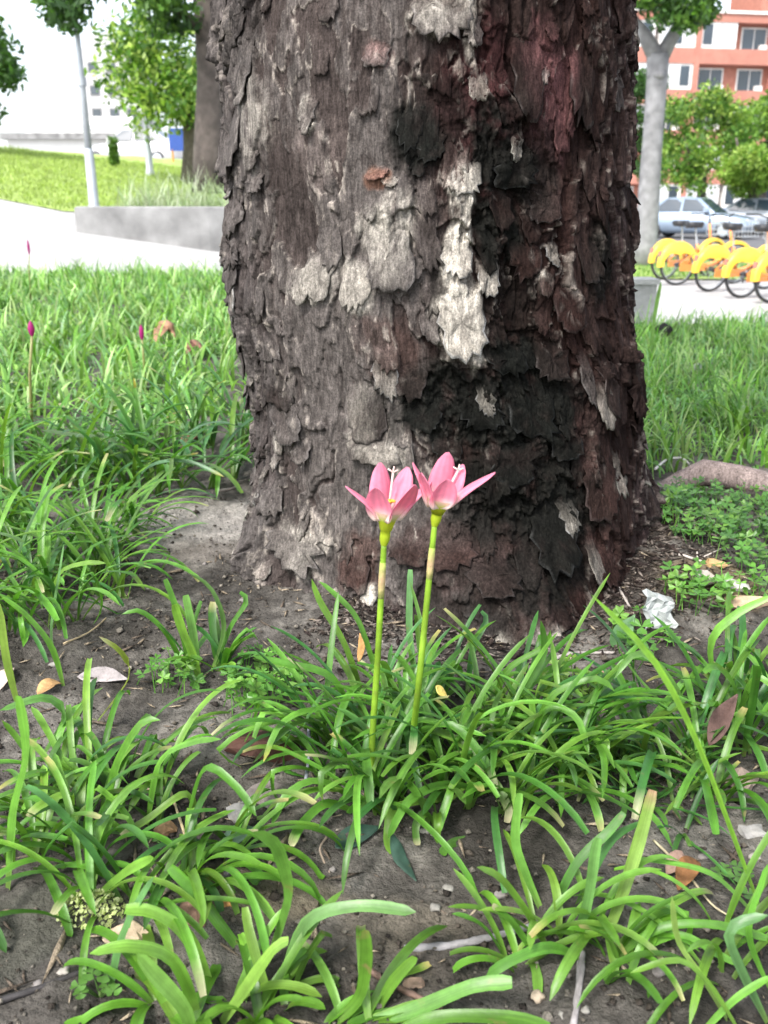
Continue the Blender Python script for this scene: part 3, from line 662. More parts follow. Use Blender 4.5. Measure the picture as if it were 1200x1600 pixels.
def grass_mass(name, label, pts, hgt, wid, seed, pal, per=1, lean=.5, segs=3, mat=None):
    """many separate blades, joined because nobody could count them"""
    rnd = np.random.default_rng(seed); pts = np.repeat(np.asarray(pts, float), per, 0); n = len(pts)
    az = rnd.uniform(0, 2 * math.pi, n); L = hgt * rnd.uniform(.45, 1.25, n) * (1 + .8 * np.clip(fbm(pts[:, 0] * 3.1, pts[:, 1] * 3.1, seed + 400, 3), -1, 1)); wd = wid * rnd.uniform(.6, 1.3, n)
    le = np.abs(rnd.normal(0, lean, n)) + .1; fc = az + math.pi / 2 + rnd.normal(0, .6, n)
    v = np.zeros((n, segs + 1, 2, 3)); p = pts.copy(); e = np.full(n, math.pi / 2) - le * .4; col = np.zeros((n, segs + 1, 2, 3))
    base = np.array(pal)[rnd.integers(0, len(pal), n)] * rnd.uniform(.75, 1.25, n)[:, None]
    base = base * (1 + .45 * np.clip(fbm(pts[:, 0] * 4.3 + 9, pts[:, 1] * 4.3, seed + 410, 3), -1, 1))[:, None]
    for s in range(segs + 1):
        t = s / segs; ww = wd * (1 - t ** 2 * .85) / 2
        sd = np.stack([np.cos(fc), np.sin(fc), np.zeros(n)], -1) * ww[:, None]
        v[:, s, 0] = p - sd; v[:, s, 1] = p + sd; col[:, s, :] = (base * (.8 + .4 * t))[:, None]
        p = p + np.stack([np.cos(az) * np.cos(e), np.sin(az) * np.cos(e), np.sin(e)], -1) * (L / segs)[:, None]; e = e - le * 1.1
    k = np.arange(n)[:, None] * (segs + 1) * 2 + np.arange(segs)[None] * 2; k = k.ravel()
    o = mesh_obj(name, v.reshape(-1, 3), np.stack([k, k + 1, k + 3, k + 2], -1), mat or M_grass, None, True, col.reshape(-1, 3))
    return tag(o, label, 'grass' if 'clover' not in name else 'ground cover', kind='stuff')
rg = np.random.default_rng(4)
q = np.stack([rg.uniform(-3.7, .6, 5200), rg.uniform(11, 15.5, 5200), np.full(5200, .40)], -1)
q = q[(np.hypot((q[:, 0] + 1.6) / 2.1, (q[:, 1] - 13.2) / 2.3) < .97)]
grass_mass('planter_grass', 'pale feathery grass filling the concrete planter', q, .44, .014, 5, [(.34, .42, .26), (.26, .36, .18), (.40, .45, .32)])
def inside(poly, x, y):
    c = np.zeros(len(x), bool)
    for (x0, y0), (x1, y1) in zip(poly, poly[1:] + poly[:1]):
        c ^= ((y0 > y) != (y1 > y)) & (x < (x1 - x0) * (y - y0) / (y1 - y0 + 1e-9) + x0)
    return c
x = rg.uniform(-13, -2.4, 60000); y = rg.uniform(13, 27, 60000); k = inside(LAWN, x, y); x, y = x[k], y[k]
grass_mass('lawn_grass', 'short mown grass blades on the sloping lawn', np.stack([x, y, P(x, y) + .01], -1), .07, .016, 6, [(.27, .36, .09), (.31, .39, .10), (.24, .33, .075)], segs=2)
x = rg.uniform(4, 8.7, 9000); y = rg.uniform(15, 22, 9000); k = inside(VERGE, x, y); x, y = x[k], y[k]
grass_mass('verge_grass', 'short grass blades under the pale tree', np.stack([x, y, P(x, y) + .02], -1), .08, .014, 7, [(.10, .21, .035), (.13, .24, .04)], segs=2)
def lamp(px, py, Y, top_py, r, label):
    b = at_Y(px, py, Y); b.z = pz(b.x, b.y) + .0; top = at_Y(px, top_py, Y).z - b.z
    t = empty('lamp_post', b); tag(t, label, 'lamp post', 'park lamp posts')
    MB().lathe([(0, -.05), (r * 1.9, -.05), (r * 1.9, .12), (r * 1.5, .16), (r * 1.35, .8), (r * 1.15, .86)], 14).build('base', M_metal, t, True)
    MB().tube([(0, 0, .8), (0, 0, top * .5), (0, 0, top)], [r * 1.05, r * .85, r * .6], 14).build('pole', M_metal, t, True)
    MB().lathe([(r * 1.3, 1.62), (r * 1.3, 1.72)], 14).build('collar', M_metal, t, True)
    MB().lathe([(0, top + .36), (.22, top + .3), (.26, top + .22), (.16, top + .05), (.1, top), (0, top)], 16).build('lantern', M_white, t, True)
lamp(148, 330, 12.9, -140, .045, 'tall tapered grey lamp post at the corner of the planter')
lamp(236, 292, 22, 168, .055, 'shorter slim pale lamp post behind the planter grass')
kb = at_Y(1003, 495, 4.25); kt = empty('kerb_block', (kb.x, kb.y, 0)); tag(kt, 'low grey concrete kerb block at the edge of the grass beside the trunk', 'kerb')
MB().box(-.5, .04, -.06, .08, -.2, .172).build('block', M_kerb, kt); MB().box(-.51, .05, -.07, .09, .172, .195).build('cap', M_kerb, kt)

# ------------------------------------------------------------------ buildings
def facade(bl, x0, x1, z0, nfl, pitch, bays, mats, depth=8):
    wall, band, bay = mats; zt = z0 + nfl * pitch
    MB().box(x0, x1, 0, depth, z0, zt).build('wall', wall, bl)
    for k in range(nfl + 1):
        MB().box(x0 - .1, x1 + .1, -1.1, .0, z0 + k * pitch - .35, z0 + k * pitch + (.95 if k < nfl else .35)).build('parapet_band', band, bl)
        if k == nfl: MB().box(x0 - .2, x1 + .2, -1.25, 1, z0 + k * pitch + .35, z0 + k * pitch + .6).build('cornice', M_white, bl)
    wd = (x1 - x0) / bays
    for k in range(nfl):
        zb = z0 + k * pitch + .95; zz = z0 + (k + 1) * pitch - .35
        for j in range(bays):
            xa = x0 + j * wd; closed = (j * 7 + k * 3) % 5 in (1, 2, 4)
            if closed:
                w_ = MB().box(xa + .25, xa + wd - .25, -1.0, -.02, zb, zz).build('window_bay', bay, bl)
                for q_ in range(3):
                    xq = xa + .45 + q_ * (wd - .9) / 3
                    MB().box(xq, xq + (wd - .9) / 3 - .15, -1.05, -.99, zb + .35, zz - .2).build('pane', M_glass if (q_ + j + k) % 3 == 0 else M_curtain, w_)
            else:
                w_ = MB().box(xa + .7, xa + wd - .7, -.08, .01, zb, zz - .2).build('window', M_white, bl)
                MB().box(xa + wd - 1.5, xa + wd - .8, -.55, -.13, zb + .02, zb + .5).build('air_conditioner', M_white, bl)
                MB().box(xa + .85, xa + wd / 2 - .06, -.12, -.07, zb + .1, zz - .35).build('pane', M_glass, w_)
                MB().box(xa + wd / 2 + .06, xa + wd - .85, -.12, -.07, zb + .1, zz - .35).build('pane', M_glass, w_)
        
    for j in range(0, bays + 1, 2):
        MB().box(x0 + j * wd - .25, x0 + j * wd + .25, -1.16, .0, z0, zt).build('pillar', band, bl)
M_curtain = plain('pale_glass', (.45, .47, .48), .15, var=.15, scale=1)
b = at_Y(985, 321, 92); rb = empty('red_apartment_building', (b.x - 3, 92, -.7), R(9)); tag(rb, 'red brick apartment building with white enclosed balconies', 'building')
facade(rb, 0, 44, 0, 5, 3.5, 11, (M_brick, M_brick2, M_white))
MB().box(15, 21, 1, 7, 18.1, 22).build('roof_room', M_brick, rb)
b = at_Y(990, 60, 100); rb2 = empty('red_tower_block', (b.x - 9, 104, -.7), R(9)); tag(rb2, 'taller red building showing above the fork of the pale tree', 'building')
facade(rb2, 0, 14, 0, 8, 3.4, 4, (M_brick, M_brick2, M_white))
M_pale = plain('pale_wall', (.42, .42, .42), .8, var=.06, scale=.4)
b = at_Y(150, 330, 150); ap = empty('pale_apartment_tower', (b.x, 150, 1)); tag(ap, 'distant pale apartment tower with rows of small windows', 'building')
MB().box(0, 9, 0, 9, 0, 22).build('wall', M_pale, ap); MB().box(1, 5, 1, 8, 22, 24).build('roof_room', M_pale, ap)
for k in range(6):
    for j in range(3):
        w_ = MB().box(.9 + j * 2.7, 2.4 + j * 2.7, -.06, .02, 2.5 + k * 3.2, 4 + k * 3.2).build('window', M_conc, ap)
        MB().box(1.05 + j * 2.7, 2.25 + j * 2.7, -.10, -.05, 2.7 + k * 3.2, 3.8 + k * 3.2).build('pane', M_glass, w_)
b = at_Y(20, 285, 62); ww = empty('white_long_building', (b.x, 62, 1.6)); tag(ww, 'long low white building beyond the lawn', 'building')
MB().box(0, 16, 0, 6, -1, 2.9).build('wall', M_white, ww); MB().box(-.3, 16.3, -.5, 6.3, 2.9, 3.25).build('roof_edge', M_conc, ww); MB().box(1, 8, .5, 5, 3.25, 4.3).build('upper_floor', M_white, ww)
for j in range(6): 
    w_ = MB().box(1 + j * 2.4, 2.8 + j * 2.4, -.06, .02, .0, .75).build('window', M_conc, ww); MB().box(1.1 + j * 2.4, 2.7 + j * 2.4, -.1, -.05, .1, .65).build('pane', M_glass, w_)
    if j < 3: MB().box(1.4 + j * 2.2, 3.2 + j * 2.2, .44, .52, 3.5, 3.8).build('upper_window', M_curtain, ww)
# blue notice board
b = at_Y(285, 285, 30); b.z = pz(b.x, b.y); nb = empty('blue_notice_board', b); tag(nb, 'small blue board on two posts behind the planter', 'sign')
MB().box(-.32, .32, -.03, .03, .35, 1.0).build('panel', plain('blue_panel', (.02, .06, .28), .5, var=.1), nb)
for s in (-.24, .24): MB().tube([(s, 0, -.1), (s, 0, .4)], .035, 8).build('post', plain('orange_post', (.5, .22, .05), .5), nb)

# ------------------------------------------------------------------ cars
def make_car(name, label, loc, rz, paint, group='parked cars'):
    t = empty(name, loc, rz); tag(t, label, 'car', group)
    # stations along x: front at +x; (x, z_bottom, z_belt, half width)
    st = [(2.12, .38, .55, .55), (2.05, .26, .68, .74), (1.75, .20, .76, .82), (1.1, .18, .88, .86), (.6, .18, .95, .87), (-.9, .18, .97, .87), (-1.6, .18, 1.0, .86), (-2.0, .24, .98, .80), (-2.15, .36, .80, .66)]
    v, f = [], []
    for x, zb, zt, hw in st:
        for yy, zz in [(hw * .8, zb), (hw, zb + .12), (hw * 1.02, (zb + zt) / 2), (hw * .97, zt - .06), (hw * .86, zt), (-hw * .86, zt), (-hw * .97, zt - .06), (-hw * 1.02, (zb + zt) / 2), (-hw, zb + .12), (-hw * .8, zb)]: v.append((x, yy, zz))
    for i in range(len(st) - 1):
        for k in range(10): f.append((i * 10 + k, i * 10 + (k + 1) % 10, (i + 1) * 10 + (k + 1) % 10, (i + 1) * 10 + k))
    f += [tuple(range(10))[::-1], tuple(range(len(v) - 10, len(v)))]
    body = mesh_obj('body', v, f, paint, t, True)
    cb = [(.95, .86, .88, .80), (.25, 1.40, 1.42, .60), (-.3, 1.46, 1.47, .62), (-1.0, 1.42, 1.44, .60), (-1.75, .97, .99, .76)]
    v, f = [], []
    for x, z1, z2, hw in cb:
        v += [(x, .83, .9), (x, hw, z1), (x, hw * .8, z2), (x, -hw * .8, z2), (x, -hw, z1), (x, -.83, .9)]
    for i in range(len(cb) - 1):
        for k in range(5): f.append((i * 6 + k, i * 6 + k + 1, (i + 1) * 6 + k + 1, (i + 1) * 6 + k))
    mesh_obj('roof', v, f, paint, t, True)
    for s in (1, -1):
        for xa, xb, xc, xd in ((.72, .18, -.28, -.28), (-.36, -.36, -.92, -1.4)):
            mesh_obj('side_window', [(xa, .835 * s, .97), (xb, .645 * s, 1.37), (xc, .645 * s, 1.40), (xd, .835 * s, .98)], [(0, 1, 2, 3)], M_glass, t)
        MB().box(.55, .75, .86 * s - .1 * (s < 0), .86 * s + .1 * (s > 0) + .0, .95, 1.08).build('mirror', paint, t)
        MB().box(1.95, 2.09, .45 * s - .14, .45 * s + .14, .58, .70).build('headlight', M_curtain, t); MB().box(-2.14, -2.05, .5 * s - .13, .5 * s + .13, .7, .85).build('tail_light', M_brick2, t)
        for xw in (1.32, -1.32):
            Mx = Matrix.Translation((xw, .78 * s, .31)) @ Matrix.Rotation(R(90), 4, 'X')
            wl = MB().lathe([(.20, -.10), (.29, -.10), (.315, -.06), (.315, .06), (.29, .10), (.20, .10)], 20, Mx).build('wheel', M_dark, t, True)
            MB().lathe([(.0, -.09), (.2, -.10), (.2, .10), (.0, .09)], 12, Mx).build('rim', M_metal, wl)
    mesh_obj('windshield', [(.92, -.66, .92), (.92, .66, .92), (.28, .5, 1.40), (.28, -.5, 1.40)], [(0, 1, 2, 3)], M_glass, t)
    mesh_obj('rear_window', [(-1.68, -.6, 1.03), (-1.68, .6, 1.03), (-1.06, .48, 1.41), (-1.06, -.48, 1.41)], [(0, 3, 2, 1)], M_glass, t)
    for o in t.children:
        if o.name.startswith(('windshield', 'rear_window', 'side_window')): o.modifiers.new('s', 'SOLIDIFY').thickness = .02
    return t
def paint(n, c): return plain(n, c, .25, metal=.3, var=.04, coat=.6)
p = at_z(1085, 372, -.66); make_car('silver_car', 'silver blue sedan parked beyond the bicycles', (p.x, p.y, -.66), R(-38), paint('silver_blue', (.26, .33, .42)))
p = at_z(1172, 368, -.66); make_car('grey_car', 'grey car parked beside the silver sedan', (p.x + 1.2, p.y + 1.5, -.66), R(-35), paint('steel_grey', (.24, .27, .31)))
p = at_z(1235, 366, -.66); make_car('dark_car', 'dark blue car at the far end of the parked row', (p.x + 2.2, p.y + 2, -.66), R(-35), paint('dark_blue', (.04, .05, .08)))
p = at_Y(215, 285, 40); make_car('white_car', 'white car partly hidden behind the lawn and slim lamp post', (p.x, 40, pz(p.x, 40) - .1), R(170), paint('white_enamel', (.6, .6, .6)))

# ------------------------------------------------------------------ bicycles
M_yel = plain('yellow_plastic', (.80, .50, .05), .3, var=.08); M_org = plain('orange_frame', (.66, .22, .05), .4, var=.08); M_rub = plain('rubber', (.025, .025, .025), .7)
def make_bike():
    t = empty('city_bicycle'); r = .315
    tag(t, 'yellow and orange hire bicycle parked in the row before the cars', 'bicycle', 'hire bicycles parked in a row')
    for xw in (0, 1.05):
        Mw = Matrix.Translation((xw, 0, r)) @ Matrix.Rotation(R(90), 4, 'X')
        wl = MB().lathe([(r - .022 + .022 * math.cos(a), .022 * math.sin(a)) for a in [2 * math.pi * k / 8 for k in range(9)]], 32, Mw).build('wheel', M_rub, t, True)
        MB().lathe([(r - .045, -.012), (r - .035, -.012), (r - .035, .012), (r - .045, .012), (r - .045, -.012)], 32, Mw).build('rim', M_metal, wl)
        MB().lathe([(0, -.05), (.03, -.05), (.03, .05), (0, .05)], 12, Mw).build('hub', M_dark, wl)
        sp = MB()
        for k in range(18):
            a = 2 * math.pi * k / 18; sp.tube([Mw @ Vector((.028 * math.cos(a), .028 * math.sin(a), .02 * (-1) ** k)), Mw @ Vector(((r - .04) * math.cos(a), (r - .04) * math.sin(a), 0))], .0016, 4)
        sp.build('spokes', M_metal, wl)
        # deep mudguard with side skirts
        v, f = [], []; N = 18; a0, a1 = (R(-5), R(185)) if xw == 0 else (R(30), R(170))
        for k in range(N + 1):
            a = a0 + (a1 - a0) * k / N; ro = r + .035; ri = r * (.46 + .40 * abs(math.cos(a)) ** 1.3) if xw == 0 else r - .02
            for yy, rr in ((-.045, ri), (-.05, ro - .015), (-.03, ro), (.03, ro), (.05, ro - .015), (.045, ri)): v.append((xw + rr * math.cos(a), yy, r + rr * math.sin(a)))
            if k: f += [((k - 1) * 6 + j, k * 6 + j, k * 6 + j + 1, (k - 1) * 6 + j + 1) for j in range(5)]
        mesh_obj('mudguard', v, f, M_yel, t, True)
    fm = MB(); fm.tube([(1.05, 0, r), (1.0, 0, .5), (.9, 0, .9)], .02, 8); fm.tube([(.95, 0, .62), (.7, 0, .34), (.45, 0, .27)], .032, 8); fm.tube([(.45, 0, .27), (.33, 0, .62)], .024, 8)
    fm.tube([(0, .06, r), (.45, .06, .27)], .016, 6); fm.tube([(0, -.06, r), (.45, -.06, .27)], .016, 6); fm.tube([(0, .06, r), (.36, .03, .55)], .013, 6); fm.tube([(0, -.06, r), (.36, -.03, .55)], .013, 6)
    fm.build('frame', M_org, t, True)
    MB().box(.0, .50, -.085, -.065, .22, .32).build('chain_guard', M_org, t)
    MB().tube([(.33, 0, .6), (.28, 0, .86)], .014, 8).build('seat_post', M_metal, t)
    MB().add([(x, yy, z) for z, kx in ((.86, .8), (.92, 1), (.95, .85)) for x, yy in [(.27 + kx * a, kx * b) for a, b in ((-.13, -.1), (-.14, 0), (-.13, .1), (0, .07), (.15, .025), (.15, -.025), (0, -.07))]],
             [(r_ * 7 + k, r_ * 7 + (k + 1) % 7, (r_ + 1) * 7 + (k + 1) % 7, (r_ + 1) * 7 + k) for r_ in range(2) for k in range(7)] + [tuple(range(14, 21))]).build('saddle', M_dark, t, True)
    MB().tube([(.9, 0, .88), (.88, 0, 1.02), (.84, .14, 1.06), (.72, .28, 1.05)], .013, 8).tube([(.88, 0, 1.02), (.84, -.14, 1.06), (.72, -.28, 1.05)], .013, 8).build('handlebar', M_dark, t, True)
    bk = MB()
    for z in (.72, .8, .88, .96): bk.tube([(1.02, -.16, z), (1.32, -.17, z), (1.32, .17, z), (1.02, .16, z), (1.02, -.16, z)], .006, 4)
    for yy in (-.16, -.08, 0, .08, .16):
        for x_ in (1.02, 1.32): bk.tube([(x_, yy, .72), (x_, yy, .96)], .005, 4)
        bk.tube([(1.02, yy, .72), (1.32, yy, .72)], .005, 4)
    bk.build('basket', M_metal, t)
    MB().box(-.33, -.30, -.03, .03, .44, .52).build('reflector', M_brick2, t)
    MB().tube([(.45, -.1, .27), (.52, -.1, .13)], .012, 6).tube([(.45, .1, .27), (.38, .1, .41)], .012, 6).build('crank', M_dark, t)
    return t
bk0 = make_bike()
for i, (px, py) in enumerate([(1036, 437), (1056, 446), (1107, 456), (1157, 466), (1203, 474), (1255, 486)]):
    p = at_z(px, py, -.68); o = bk0 if i == 0 else copy_tree(bk0)
    o.location = (p.x, p.y, -.68); o.rotation_euler = (R([2, -3, 4, 1, -2, 3][i]), 0, R(21 + [6, -4, 2, 0, 4, -3][i]))

# ------------------------------------------------------------------ grass behind, on both sides of the trunk
LAWNY = [(.16, .32, .05), (.21, .39, .08), (.10, .24, .04), (.28, .45, .15), (.17, .33, .13), (.28, .38, .15), (.08, .20, .035)]
nc = 4700; x = np.repeat(rg.uniform(-5.6, .3, nc), 13) + rg.normal(0, .035, nc * 13); y = np.repeat(1.9 + 5.1 * rg.random(nc) ** .85, 13) + rg.normal(0, .035, nc * 13); y = np.minimum(y, 7.0); k = (x > -1.05 * y) & (np.hypot(x - .1, y - 1.4) > .42); x, y = x[k], y[k]
dens = fbm(x * 2.2, y * 2.2, 201, 3); k = rg.random(len(x)) < .75 + .9 * dens; x, y = x[k], y[k]
grass_mass('grass', 'mass of light green grass filling the bed behind the left side of the trunk', np.stack([x, y, G(x, y) - .005], -1), .135, .0115, 8, LAWNY, lean=.7, segs=4)
x = rg.uniform(.25, 4.2, 36000); y = 1.72 + 2.4 * rg.random(36000) ** .9; k = (x < 1.1 * y) & (np.hypot(x - .1, y - 1.4) > .42); x, y = x[k], y[k]
grass_mass('grass', 'mass of fresh green grass right of the trunk up to the pavement', np.stack([x, y, G(x, y) - .005], -1), .10, .0065, 9, [tuple(min(.5, q * 1.18) for q in t_) for t_ in LAWNY], lean=.65, segs=4)

# ------------------------------------------------------------------ lily clumps (each leaf its own mesh)
def clump(label, px, py, *a, **k):
    o = gpt(px, py); t = empty('lily_clump', o); tag(t, label, 'plant', 'clumps of strap leaves')
    fill_clump(t, px, py, *a, **k); return t
DK = [(.04, .13, .032), (.052, .16, .038), (.065, .18, .03), (.045, .145, .05)]
YG = [(.092, .24, .024), (.12, .285, .032), (.07, .195, .022), (.135, .305, .045)]
clA = clump('dense clump of strap leaves from which the two pink flowers rise', 690, 1190, .13, .09, 285, (.09, .185), (.0046, .0076), 1, elev=(55, 88), bend=(30, 140))
clB = clump('small upright tuft of strap leaves on bare soil left of the flowers', 300, 1045, .04, .025, 14, (.07, .115), (.007, .010), 2, elev=(55, 88), bend=(20, 90), cutp=.6)
clC = clump('thick clump of leaves beside the pale sandy patch', 62, 930, .145, .14, 180, (.14, .235), (.005, .0085), 3, bend=(40, 140))
clO = clump('leafy clump between the sandy patch clump and the wide clump behind it', 55, 842, .17, .10, 110, (.12, .20), (.005, .0085), 15)
clD = clump('sprawling foreground clump with broad light green leaves beside the moss tuft', 130, 1320, .15, .09, 160, (.075, .15), (.0048, .0078), 4, pal=YG + GREENS, cutp=.45, bend=(50, 160))
clE = clump('broad leaved clump growing by the long grey twig and pinkish stone', 400, 1590, .085, .030, 52, (.055, .11), (.006, .0088), 5, pal=YG, cutp=.6, elev=(35, 75), bend=(40, 140))
clF = clump('spreading clump growing over the end of the long grey twig', 905, 1490, .05, .028, 30, (.06, .115), (.0048, .0074), 6, pal=YG, cutp=.45)
clG = clump('tall leafy clump around the curled brown leaf', 1130, 1180, .12, .10, 120, (.10, .18), (.0052, .0085), 7, bend=(40, 140))
clH = clump('low dark tuft of short narrow leaves between the flower clump and curled brown leaf', 1010, 1235, .07, .07, 95, (.045, .10), (.003, .0055), 8, pal=DK, elev=(25, 80), bend=(20, 90), cutp=.1)
clI = clump('sparse thin bladed tuft beside the orange dead leaf', 1195, 1500, .05, .04, 10, (.08, .14), (.004, .006), 9, pal=YG)
clJ = clump('dark glossy clump leaning beside the left edge of the trunk', 235, 745, .17, .12, 110, (.16, .26), (.007, .011), 10, pal=DK + [GREENS[2], GREENS[0]])
clK = clump('wide clump of long leaves behind the sandy patch clump', 50, 745, .28, .20, 170, (.14, .24), (.006, .010), 11)
clL = clump('shaded clump tucked against the trunk behind the dark glossy clump', 345, 690, .09, .10, 50, (.18, .27), (.006, .010), 12, pal=DK)
clM = clump('yellowish clump at the left in the background grass below the magenta bud', 20, 600, .4, .3, 60, (.15, .26), (.007, .011), 13, pal=YG)
clN = clump('clump of fresh leaves beside the surface root', 1210, 690, .2, .2, 40, (.14, .22), (.005, .009), 14, pal=YG)

